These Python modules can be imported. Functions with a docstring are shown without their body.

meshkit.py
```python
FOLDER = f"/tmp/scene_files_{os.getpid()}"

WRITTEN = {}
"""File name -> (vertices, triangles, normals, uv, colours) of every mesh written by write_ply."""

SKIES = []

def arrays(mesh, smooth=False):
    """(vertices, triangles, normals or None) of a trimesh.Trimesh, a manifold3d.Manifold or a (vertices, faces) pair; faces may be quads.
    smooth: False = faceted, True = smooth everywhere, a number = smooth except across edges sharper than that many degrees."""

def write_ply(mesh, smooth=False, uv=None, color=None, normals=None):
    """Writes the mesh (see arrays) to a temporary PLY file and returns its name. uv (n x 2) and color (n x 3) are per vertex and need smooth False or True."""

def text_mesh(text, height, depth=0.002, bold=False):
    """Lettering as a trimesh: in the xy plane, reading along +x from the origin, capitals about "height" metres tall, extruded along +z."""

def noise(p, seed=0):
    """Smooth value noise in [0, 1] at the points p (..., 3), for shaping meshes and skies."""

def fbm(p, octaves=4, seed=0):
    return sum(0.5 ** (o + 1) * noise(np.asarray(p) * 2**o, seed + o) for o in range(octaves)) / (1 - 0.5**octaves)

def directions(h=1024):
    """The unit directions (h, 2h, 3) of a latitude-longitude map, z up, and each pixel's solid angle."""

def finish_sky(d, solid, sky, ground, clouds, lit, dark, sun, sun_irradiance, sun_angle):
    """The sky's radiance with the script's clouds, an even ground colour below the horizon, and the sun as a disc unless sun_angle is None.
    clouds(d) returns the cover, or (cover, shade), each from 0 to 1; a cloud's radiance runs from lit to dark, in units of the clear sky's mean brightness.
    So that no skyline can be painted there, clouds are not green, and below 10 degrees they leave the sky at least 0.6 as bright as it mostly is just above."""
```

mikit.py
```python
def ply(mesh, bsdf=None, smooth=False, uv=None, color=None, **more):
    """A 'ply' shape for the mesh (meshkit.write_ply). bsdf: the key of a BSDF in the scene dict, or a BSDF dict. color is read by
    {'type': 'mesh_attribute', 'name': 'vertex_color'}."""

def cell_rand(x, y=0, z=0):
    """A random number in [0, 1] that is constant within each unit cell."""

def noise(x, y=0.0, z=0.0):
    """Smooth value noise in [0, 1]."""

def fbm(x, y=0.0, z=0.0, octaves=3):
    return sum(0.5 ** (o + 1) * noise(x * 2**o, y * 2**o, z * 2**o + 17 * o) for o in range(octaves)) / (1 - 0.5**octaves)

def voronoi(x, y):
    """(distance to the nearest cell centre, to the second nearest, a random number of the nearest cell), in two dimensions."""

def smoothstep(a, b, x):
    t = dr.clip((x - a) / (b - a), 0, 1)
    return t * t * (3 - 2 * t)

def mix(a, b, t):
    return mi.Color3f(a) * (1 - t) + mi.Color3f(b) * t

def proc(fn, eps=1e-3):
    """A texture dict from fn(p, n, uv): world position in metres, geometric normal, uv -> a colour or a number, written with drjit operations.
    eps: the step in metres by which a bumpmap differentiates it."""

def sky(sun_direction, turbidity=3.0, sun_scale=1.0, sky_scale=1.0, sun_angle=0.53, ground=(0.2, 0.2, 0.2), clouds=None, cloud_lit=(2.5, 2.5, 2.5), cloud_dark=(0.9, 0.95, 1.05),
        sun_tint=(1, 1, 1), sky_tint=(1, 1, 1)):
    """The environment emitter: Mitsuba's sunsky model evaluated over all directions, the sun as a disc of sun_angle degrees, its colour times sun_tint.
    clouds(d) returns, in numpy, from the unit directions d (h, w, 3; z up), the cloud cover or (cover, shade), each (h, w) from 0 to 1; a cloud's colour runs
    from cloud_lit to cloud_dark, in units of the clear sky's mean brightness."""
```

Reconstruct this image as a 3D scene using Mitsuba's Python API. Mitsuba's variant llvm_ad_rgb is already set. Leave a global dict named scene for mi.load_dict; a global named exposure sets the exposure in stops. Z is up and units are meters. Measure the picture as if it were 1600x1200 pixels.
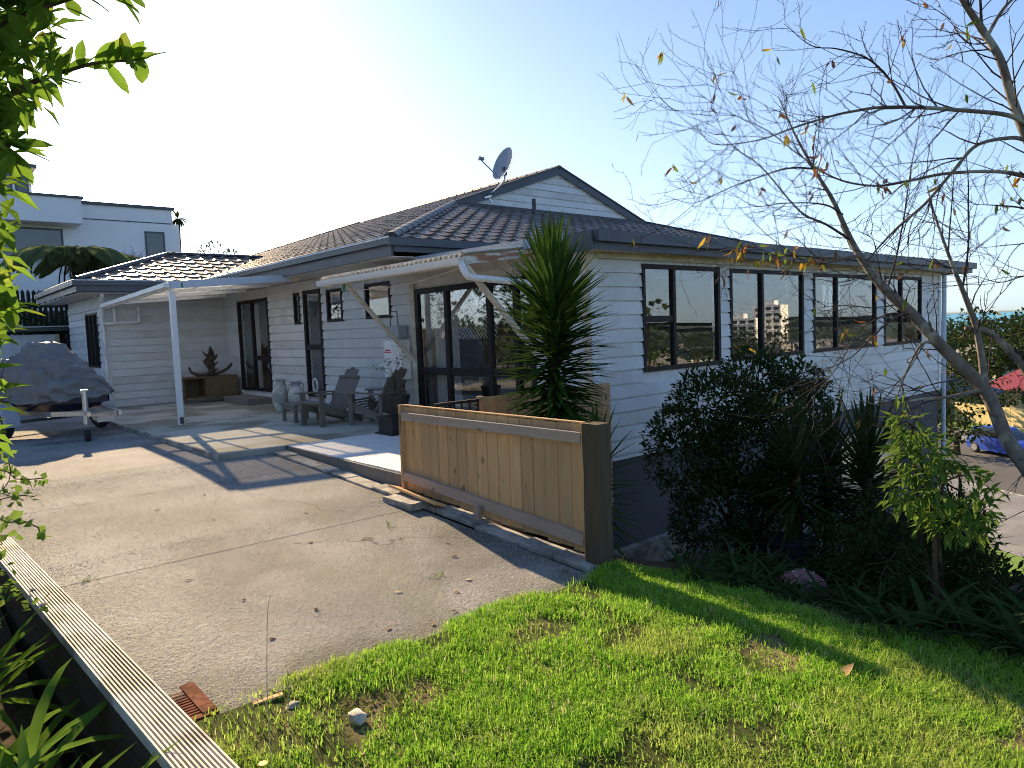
import math, random
import numpy as np
import trimesh
import drjit as dr
import mitsuba as mi
import mikit, meshkit
from mikit import proc, noise, fbm, smoothstep, mix, cell_rand

# ---------------------------------------------------------------- camera, sky, exposure
# World: z up, metres, z = 0 on the patio. +y runs along the entry wall away from the camera, +x along the window facade.
scene, labels = {}, {}
T = mi.ScalarTransform4f
_f, _pi, _ro, _ya = 1130.0, math.radians(4.25), math.radians(-2.23), math.radians(40.6)
EYE = np.array([0, 0, 1.47])
_F = np.array([math.sin(_ya) * math.cos(_pi), math.cos(_ya) * math.cos(_pi), -math.sin(_pi)])
_r = np.array([math.cos(_ya), -math.sin(_ya), 0.0])
_U = -math.sin(_ro) * _r + math.cos(_ro) * np.cross(_r, _F)
scene['camera'] = {'type': 'perspective', 'fov': math.degrees(2 * math.atan(800 / _f)), 'fov_axis': 'x', 'near_clip': 0.05, 'far_clip': 60000.0,
                   'to_world': T().look_at(origin=EYE.tolist(), target=(EYE + _F).tolist(), up=_U.tolist())}
SUN_AZ, SUN_EL = math.radians(10.6), math.radians(24.6)
SUN = [math.sin(SUN_AZ) * math.cos(SUN_EL), math.cos(SUN_AZ) * math.cos(SUN_EL), math.sin(SUN_EL)]
scene['sky'] = mikit.sky(SUN, turbidity=2.6, sun_scale=1.5, sun_tint=(1.0, 0.97, 0.92), sky_scale=1.05, sky_tint=(0.99, 0.975, 1.12), ground=(0.12, 0.13, 0.1))
exposure = 2.75
RNG = np.random.default_rng(7)
rnd = random.Random(11)

# ---------------------------------------------------------------- mesh helpers
class MB:
    def __init__(s): s.v, s.f, s.n = [], [], 0
    def add(s, v, f):
        v = np.asarray(v, float).reshape(-1, 3); f = np.asarray(f, int)
        if f.shape[1] == 4: f = np.vstack([f[:, [0, 1, 2]], f[:, [0, 2, 3]]])
        s.v.append(v); s.f.append(f + s.n); s.n += len(v); return s
    def mesh(s): return trimesh.Trimesh(np.vstack(s.v), np.vstack(s.f), process=False)

CF = np.array([[0, 3, 2, 1], [4, 5, 6, 7], [0, 1, 5, 4], [1, 2, 6, 5], [2, 3, 7, 6], [3, 0, 4, 7]])
def box(x0, x1, y0, y1, z0, z1):
    return np.array([[x0, y0, z0], [x1, y0, z0], [x1, y1, z0], [x0, y1, z0], [x0, y0, z1], [x1, y0, z1], [x1, y1, z1], [x0, y1, z1]], float), CF
def bm(*b):
    m = MB()
    for q in b: m.add(*box(*q))
    return m.mesh()
def norm(a): return np.asarray(a, float) / (np.linalg.norm(a) + 1e-12)
def beam(p0, p1, w, h, up=(0, 0, 1)):
    p0, p1 = np.asarray(p0, float), np.asarray(p1, float)
    d = norm(p1 - p0); s = norm(np.cross(d, up)); u = np.cross(s, d)
    c = [-s * w / 2 - u * h / 2, s * w / 2 - u * h / 2, s * w / 2 + u * h / 2, -s * w / 2 + u * h / 2]
    return np.array([p0 + q for q in c] + [p1 + q for q in c]), CF
def beams(*bs):
    m = MB()
    for b in bs: m.add(*beam(*b))
    return m.mesh()
def cbox(x0, x1, y0, y1, z0, z1, c=0.004):
    """box with chamfered edges (convex hull of 24 corners)"""
    pts = []
    for x, sx in ((x0, 1), (x1, -1)):
        for y, sy in ((y0, 1), (y1, -1)):
            for z, sz in ((z0, 1), (z1, -1)):
                pts += [[x, y + sy * c, z + sz * c], [x + sx * c, y, z + sz * c], [x + sx * c, y + sy * c, z]]
    return trimesh.convex.convex_hull(np.array(pts))
def tube(points, radii, sides=6, cap=True):
    p = np.asarray(points, float); n = len(p)
    r = np.broadcast_to(np.asarray(radii, float), (n,))
    t = np.gradient(p, axis=0); t /= np.linalg.norm(t, axis=1, keepdims=True) + 1e-12
    ref = np.array([0, 0, 1.0]) if abs(t[0][2]) < 0.9 else np.array([1.0, 0, 0])
    a = np.cross(t, ref); a /= np.linalg.norm(a, axis=1, keepdims=True) + 1e-9
    b = np.cross(t, a); g = np.arange(sides) * 2 * np.pi / sides
    v = p[:, None] + r[:, None, None] * (np.cos(g)[None, :, None] * a[:, None] + np.sin(g)[None, :, None] * b[:, None])
    v = v.reshape(-1, 3)
    i, j = np.meshgrid(np.arange(n - 1), np.arange(sides), indexing='ij')
    q = np.stack([i * sides + j, (i + 1) * sides + j, (i + 1) * sides + (j + 1) % sides, i * sides + (j + 1) % sides], -1).reshape(-1, 4)
    f = np.vstack([q[:, [0, 1, 2]], q[:, [0, 2, 3]]])
    if cap:
        v = np.vstack([v, p[:1], p[-1:]]); k = np.arange(sides)
        f = np.vstack([f, np.stack([k, (k + 1) % sides, k * 0 + n * sides], 1), np.stack([(n - 1) * sides + (k + 1) % sides, (n - 1) * sides + k, k * 0 + n * sides + 1], 1)])
    return v, f
def tubes(*ts):
    m = MB()
    for q in ts: m.add(*tube(*q))
    return m.mesh()
def lathe(profile, center, sides=24):
    pr = np.asarray(profile, float); g = np.arange(sides) * 2 * np.pi / sides
    v = np.stack([pr[:, None, 0] * np.cos(g), pr[:, None, 0] * np.sin(g), np.broadcast_to(pr[:, None, 1], (len(pr), sides))], -1).reshape(-1, 3) + np.asarray(center)
    i, j = np.meshgrid(np.arange(len(pr) - 1), np.arange(sides), indexing='ij')
    return v, np.stack([i * sides + j, i * sides + (j + 1) % sides, (i + 1) * sides + (j + 1) % sides, (i + 1) * sides + j], -1).reshape(-1, 4)
def smoothline(pts, k=4):
    """Catmull-Rom subdivision of a polyline (columns beyond 3, e.g. radius, go along)."""
    p = np.asarray(pts, float); q = np.vstack([2 * p[0] - p[1], p, 2 * p[-1] - p[-2]]); out = []
    for i in range(1, len(q) - 2):
        for t in np.linspace(0, 1, k, endpoint=False):
            a, b, c, d = q[i - 1], q[i], q[i + 1], q[i + 2]
            out.append(0.5 * (2 * b + (c - a) * t + (2 * a - 5 * b + 4 * c - d) * t * t + (3 * b - a - 3 * c + d) * t ** 3))
    return np.array(out + [p[-1]])
def prism(poly, y0, y1, axes='xz'):
    """polygon (list of 2-tuples) in the plane of axes, extruded along the third axis from y0 to y1"""
    from shapely.geometry import Polygon
    m = trimesh.creation.extrude_polygon(Polygon(poly), 1.0, engine='earcut')
    v = np.array(m.vertices); o = np.zeros_like(v); ix = {'x': 0, 'y': 1, 'z': 2}
    a, b = ix[axes[0]], ix[axes[1]]; c = 3 - a - b
    o[:, a], o[:, b], o[:, c] = v[:, 0], v[:, 1], y0 + v[:, 2] * (y1 - y0)
    m2 = trimesh.Trimesh(o, m.faces, process=False)
    if m2.volume < 0: m2.invert()
    return m2
def leaf(base, d, up, L, W, bend=0.0, fold=0.15, seg=4, shape=(0.0, 0.75, 1.0, 0.8, 0.0), curl=None):
    """one leaf: a folded strip from base along d, width profile 'shape', drooping by 'bend' (radians over its length)"""
    d = norm(d); s = norm(np.cross(d, up)); u = np.cross(s, d)
    n = len(shape); c = np.asarray(base, float).copy(); V = []; ang = 0.0; dd = d.copy(); uu = u.copy()
    for i in range(n):
        w = W / 2 * shape[i]
        V += [c - s * w + uu * fold * w, c, c + s * w + uu * fold * w]
        ang = bend / max(n - 1, 1)
        dd, uu = dd * math.cos(ang) - uu * math.sin(ang), uu * math.cos(ang) + dd * math.sin(ang)
        c = c + dd * (L / (n - 1))
    Fc = []
    for i in range(n - 1):
        a, b = 3 * i, 3 * i + 3
        Fc += [[a, a + 1, b + 1, b], [a + 1, a + 2, b + 2, b + 1]]
    V = np.array(V); F = np.array(Fc); F = np.vstack([F[:, [0, 1, 2]], F[:, [0, 2, 3]]])
    A = np.linalg.norm(np.cross(V[F[:, 1]] - V[F[:, 0]], V[F[:, 2]] - V[F[:, 0]]), axis=1)
    return V, F[A > 1e-9]
def leafcloud(P, D, Nn, L, W, fold=0.2, bend=0.2):
    """many small 4-triangle leaves, vectorised: base P, direction D, normal hint Nn, lengths L, widths W"""
    D = D / (np.linalg.norm(D, axis=1, keepdims=True) + 1e-9); S = np.cross(D, Nn); S /= np.linalg.norm(S, axis=1, keepdims=True) + 1e-9
    Uu = np.cross(S, D); L, W = L[:, None], W[:, None]
    tip = P + D * L * 0.97 - Uu * L * bend * 0.5; mid = P + D * L * 0.48
    a = mid - S * W / 2 + Uu * W * fold; b = mid + S * W / 2 + Uu * W * fold
    V = np.stack([P, a, mid, b, tip], 1).reshape(-1, 3); k = (np.arange(len(P)) * 5)[:, None, None]
    F = (np.array([[0, 2, 1], [0, 3, 2], [1, 2, 4], [2, 3, 4]])[None] + k).reshape(-1, 3)
    return V, F
def sph_dirs(n, rng=RNG):
    v = rng.normal(size=(n, 3)); return v / np.linalg.norm(v, axis=1, keepdims=True)

# ---------------------------------------------------------------- scene-dict helpers
def numbered(k):
    if k not in USED: USED.add(k); return k
    i = COUNT.get(k, 0)
    while True:
        i += 1; q = f'{k}_{i:03d}'
        if q not in USED: USED.add(q); COUNT[k] = i; return q
USED, COUNT = set(), {}
def thing(name, label, cat, group=None):
    k = numbered(name); labels[k] = {'label': label, 'category': cat}
    if group: labels[k]['group'] = group
    return k
def put(parent, name, mesh, bsdf, smooth=False, label=None, kind=None, **kw):
    if isinstance(mesh, MB): mesh = mesh.mesh()
    elif isinstance(mesh, tuple): mesh = MB().add(*mesh).mesh()
    k = numbered(f'{parent}__{name}' if parent else name)
    scene[k] = mikit.ply(mesh, 'mat_' + bsdf, smooth=smooth, **kw)
    q = {}
    if label: q['label'] = label
    if kind: q['kind'] = kind
    if q: labels[k] = q
    return k
def solo(name, mesh, bsdf, label, cat, smooth=False, group=None, **kw):
    k = put(None, name, mesh, bsdf, smooth, **kw); labels[k] = {'label': label, 'category': cat}
    if group: labels[k]['group'] = group
    return k
def struct(name, mesh, bsdf, smooth=False, parent=None, **kw):
    k = put(parent, name, mesh, bsdf, smooth, **kw)
    if parent is None: labels[k] = {'kind': 'structure'}
    return k

# ---------------------------------------------------------------- materials
def pr(color, rough=0.6, spec=0.5, **k):
    c = color if isinstance(color, dict) else {'type': 'rgb', 'value': list(color)}
    return {'type': 'twosided', 'b': {'type': 'principled', 'base_color': c, 'roughness': rough, 'specular': spec, **k}}
def bump(b, fn, scale=1.0, eps=1e-3):
    if b['type'] == 'twosided': return {'type': 'twosided', 'b': bump(b['b'], fn, scale, eps)}
    return {'type': 'bumpmap', 'tex': proc(fn, eps), 'scale': scale, 'b': b}
def thin(color, trans=0.9, rough=0.5, spec=0.3):
    c = color if isinstance(color, dict) else {'type': 'rgb', 'value': list(color)}
    return {'type': 'principledthin', 'base_color': c, 'roughness': rough, 'diff_trans': trans, 'eta': 1.3 + 0.2 * spec}

def vary(c, amt, sx, sy=None, sz=None, c2=None):
    sy = sx if sy is None else sy; sz = sx if sz is None else sz
    c = np.array(c); c2 = c * (1 - amt) if c2 is None else np.array(c2)
    def fn(p, n, uv):
        t = smoothstep(0.3, 0.7, fbm(p.x * sx, p.y * sy, p.z * sz, 3))
        return mix(c2.tolist(), c.tolist(), t)
    return fn
def m_drive(p, n, uv):
    g = noise(p.x * 260, p.y * 260); g2 = noise(p.x * 90 + 7, p.y * 90)
    big = fbm(p.x * 0.9, p.y * 1.4, 3.0, 3); st = fbm(p.x * 3.1, p.y * 2.3, 9.0, 3)
    c = mix((0.138, 0.137, 0.133), (0.225, 0.222, 0.214), smoothstep(0.25, 0.75, big))
    g3 = noise(p.x * 42 + 3, p.y * 42); pale = smoothstep(0.80, 0.93, noise(p.x * 75 + 1, p.y * 75 + 8)); moss = smoothstep(0.55, 0.75, fbm(p.x * 1.7 + 9, p.y * 1.1, 4.0, 3))
    c = c * (0.52 + 0.34 * g + 0.30 * g2 + 0.32 * g3) * (0.80 + 0.40 * st)
    c = mix(c, (0.42, 0.40, 0.36), pale * 0.45); c = mix(c, (0.12, 0.13, 0.075), moss * 0.30)
    trk = (1 - smoothstep(0.12, 0.34, dr.abs(p.x - 1.45 + 0.05 * p.y))) + (1 - smoothstep(0.12, 0.34, dr.abs(p.x - 2.95 + 0.05 * p.y)))
    c = c * (1 + 0.10 * dr.clip(trk, 0, 1))
    oil = smoothstep(0.66, 0.78, fbm(p.x * 1.1 + 21, p.y * 1.1, 8.0, 3)); edge = (1 - smoothstep(0.0, 0.35, p.y - 3.6)) + (1 - smoothstep(0.0, 0.25, 3.85 - p.x))
    c = c * (1 - 0.30 * oil); c = mix(c, (0.085, 0.078, 0.05), dr.clip(edge, 0, 1) * 0.55 * smoothstep(0.3, 0.6, fbm(p.x * 9, p.y * 9, 2.0, 3)))
    # hairline cracks that meander across the slabs
    wob = fbm(p.x * 4, p.y * 4, 1.0, 4) - 0.5
    d1 = dr.abs((p.x - 2.0) * 0.62 + (p.y - 5.2) * 0.78 - 0.75 + wob * 0.35)
    on = smoothstep(2.2, 2.5, p.x) * (1 - smoothstep(3.55, 3.7, p.x)) * (1 - smoothstep(5.9, 6.0, p.y))
    d2 = dr.abs((p.x - 3.0) + 0.35 * (p.y - 6.9) + wob * 0.3)
    on2 = smoothstep(6.0, 6.2, p.y) * (1 - smoothstep(7.8, 8.3, p.y))
    cr = dr.maximum((1 - smoothstep(0.006, 0.016, d1)) * on, (1 - smoothstep(0.004, 0.012, d2)) * on2)
    return c * (1 - 0.8 * cr)
def m_drive_b(p, n, uv): return 0.0022 * noise(p.x * 170, p.y * 170) + 0.003 * noise(p.x * 60, p.y * 60)
def m_patio(p, n, uv):
    b = fbm(p.x * 1.3, p.y * 1.3, 5.0, 3); g = noise(p.x * 130, p.y * 130)
    line = dr.minimum(dr.abs(p.y * 2.2 - dr.floor(p.y * 2.2 + 0.5)), 1.0)
    c = mix((0.20, 0.19, 0.14), (0.40, 0.39, 0.335), smoothstep(0.3, 0.62, b)) * (0.86 + 0.28 * g)
    return c
def wood(c1, c2, ax='z', k=1.0):
    def fn(p, n, uv):
        a, b, l = {'z': (p.x, p.y, p.z), 'y': (p.x, p.z, p.y), 'x': (p.y, p.z, p.x)}[ax]
        w = 0.25 * noise(a * 9, b * 9, l * 1.3)
        g = noise((a + w * 0.2) * 120 * k, (b + w * 0.2) * 120 * k, l * 2.2)
        f2 = fbm(a * 30, b * 30, l * 3.0, 3)
        kn = 1 - smoothstep(0.0, 0.10, dr.abs(noise(a * 17 + 5, b * 17, l * 6.5) - 0.97))
        return mix(c1, c2, dr.clip(0.55 * g + 0.6 * f2 - 0.1, 0, 1)) * (1 - 0.55 * kn)
    return fn
def wood_b(ax):
    def fn(p, n, uv):
        a, b, l = {'z': (p.x, p.y, p.z), 'y': (p.x, p.z, p.y), 'x': (p.y, p.z, p.x)}[ax]
        return 0.0012 * noise(a * 150, b * 150, l * 4)
    return fn
def m_paint(p, n, uv):
    d = fbm(p.x * 1.7, p.y * 1.7, p.z * 3.0, 3); s = noise(p.x * 14, p.y * 14, p.z * 0.9)
    return mix((0.57, 0.58, 0.585), (0.645, 0.655, 0.665), smoothstep(0.2, 0.6, d)) * (0.93 + 0.09 * s)
def m_soil(p, n, uv):
    return mix((0.028, 0.02, 0.013), (0.085, 0.064, 0.042), fbm(p.x * 9, p.y * 9, p.z * 9, 4)) * (0.6 + 0.8 * noise(p.x * 60, p.y * 60))
def m_land(p, n, uv):
    a = fbm(p.x * 0.05, p.y * 0.05, 1.0, 4); b = fbm(p.x * 0.6, p.y * 0.6, 2.0, 3)
    return mix((0.018, 0.028, 0.012), (0.10, 0.11, 0.05), smoothstep(0.42, 0.68, a)) * (0.7 + 0.6 * b)
def m_tile(p, n, uv):
    r = cell_rand(dr.floor(p.x * 3.33), dr.floor(p.y * 3.33), 3); b = fbm(p.x * 7, p.y * 7, p.z * 7, 3)
    li = smoothstep(0.60, 0.72, fbm(p.x * 2.1 + 4, p.y * 2.1, p.z * 2.1, 3))
    return mix(mix((0.060, 0.046, 0.038), (0.115, 0.092, 0.078), 0.5 * r + 0.5 * b), (0.2, 0.19, 0.16), li * 0.5)
def m_tarp(p, n, uv): return mix((0.14, 0.143, 0.15), (0.25, 0.25, 0.26), fbm(p.x * 3, p.y * 3, p.z * 3, 3)) * (0.93 + 0.1 * noise(p.x * 200, p.y * 200, p.z * 200))
def m_tarp_b(p, n, uv): return 0.035 * fbm(p.x * 4 + p.z * 3, p.y * 4, p.z * 6 - p.x * 2, 3) + 0.02 * dr.abs(noise(p.x * 7 - p.z * 4, p.y * 5, p.z * 9) - 0.5)
def m_bark(p, n, uv):
    b = fbm(p.x * 26, p.y * 26, p.z * 13, 4); l = smoothstep(0.56, 0.68, fbm(p.x * 9 + 2, p.y * 9, p.z * 6, 3))
    return mix(mix((0.075, 0.06, 0.05), (0.24, 0.21, 0.175), b), (0.36, 0.35, 0.28), l * 0.7)
def m_bark_b(p, n, uv): return 0.006 * fbm(p.x * 45, p.y * 45, p.z * 18, 3)
def m_bladec(p, n, uv):
    a = noise(p.x * 37, p.y * 37); b = fbm(p.x * 1.6, p.y * 1.6, 2.0, 3)
    c = mix((0.16, 0.37, 0.035), (0.36, 0.56, 0.08), a)
    c = mix(c, (0.46, 0.44, 0.16), smoothstep(0.5, 0.75, b) * 0.4)
    return mix(c, (0.55, 0.50, 0.33), smoothstep(0.80, 0.9, noise(p.x * 61, p.y * 61)) * 0.8)
def m_lawnbase(p, n, uv):
    d = smoothstep(0.45, 0.7, fbm(p.x * 2.6, p.y * 2.6, 1.0, 3))
    return mix((0.05, 0.062, 0.018), (0.15, 0.115, 0.065), d) * (0.6 + 0.7 * noise(p.x * 80, p.y * 80))
def m_sea(p, n, uv): return mix((0.035, 0.20, 0.27), (0.05, 0.27, 0.33), fbm(p.x * 0.002, p.y * 0.01, 1.0, 3))
def m_sea_b(p, n, uv): return 0.35 * fbm(p.x * 0.12, p.y * 0.2, 1.0, 3)
def m_asph(p, n, uv): return mix((0.055, 0.055, 0.055), (0.10, 0.098, 0.094), fbm(p.x * 0.5, p.y * 0.5, 1.0, 3)) * (0.8 + 0.4 * noise(p.x * 60, p.y * 60))
def m_rust(p, n, uv): return mix((0.60, 0.585, 0.52), (0.36, 0.16, 0.08), smoothstep(0.52, 0.66, fbm(p.x * 5, p.y * 5, p.z * 14, 4)))
def m_top(p, n, uv):
    b = fbm(p.x * 60, p.y * 4, 1.0, 3); s = smoothstep(0.5, 0.7, fbm(p.x * 6, p.y * 5, 4.0, 3))
    return mix((0.27, 0.255, 0.235), (0.52, 0.50, 0.465), b) * (1 - 0.5 * s)
def m_plywood(p, n, uv): return mix((0.60, 0.60, 0.58), (0.74, 0.73, 0.70), fbm(p.x * 3, p.y * 14, 1.0, 3))
def leafvar(c1, c2, c3=None):
    def fn(p, n, uv):
        a = noise(p.x * 19, p.y * 19, p.z * 19); b = fbm(p.x * 2.3, p.y * 2.3, p.z * 2.3, 2)
        c = mix(c1, c2, dr.clip(a * 0.7 + b * 0.5 - 0.1, 0, 1))
        return c if c3 is None else mix(c, c3, smoothstep(0.72, 0.9, noise(p.x * 7 + 3, p.y * 7, p.z * 7)) * 0.6)
    return fn
def m_block(p, n, uv): return mix((0.055, 0.058, 0.064), (0.085, 0.088, 0.095), fbm(p.x * 3, p.y * 3, p.z * 3, 3))
def m_hill(p, n, uv): return mix((0.03, 0.05, 0.045), (0.075, 0.10, 0.085), fbm(p.x * 0.01, p.y * 0.01, p.z * 0.03, 4))

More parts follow.
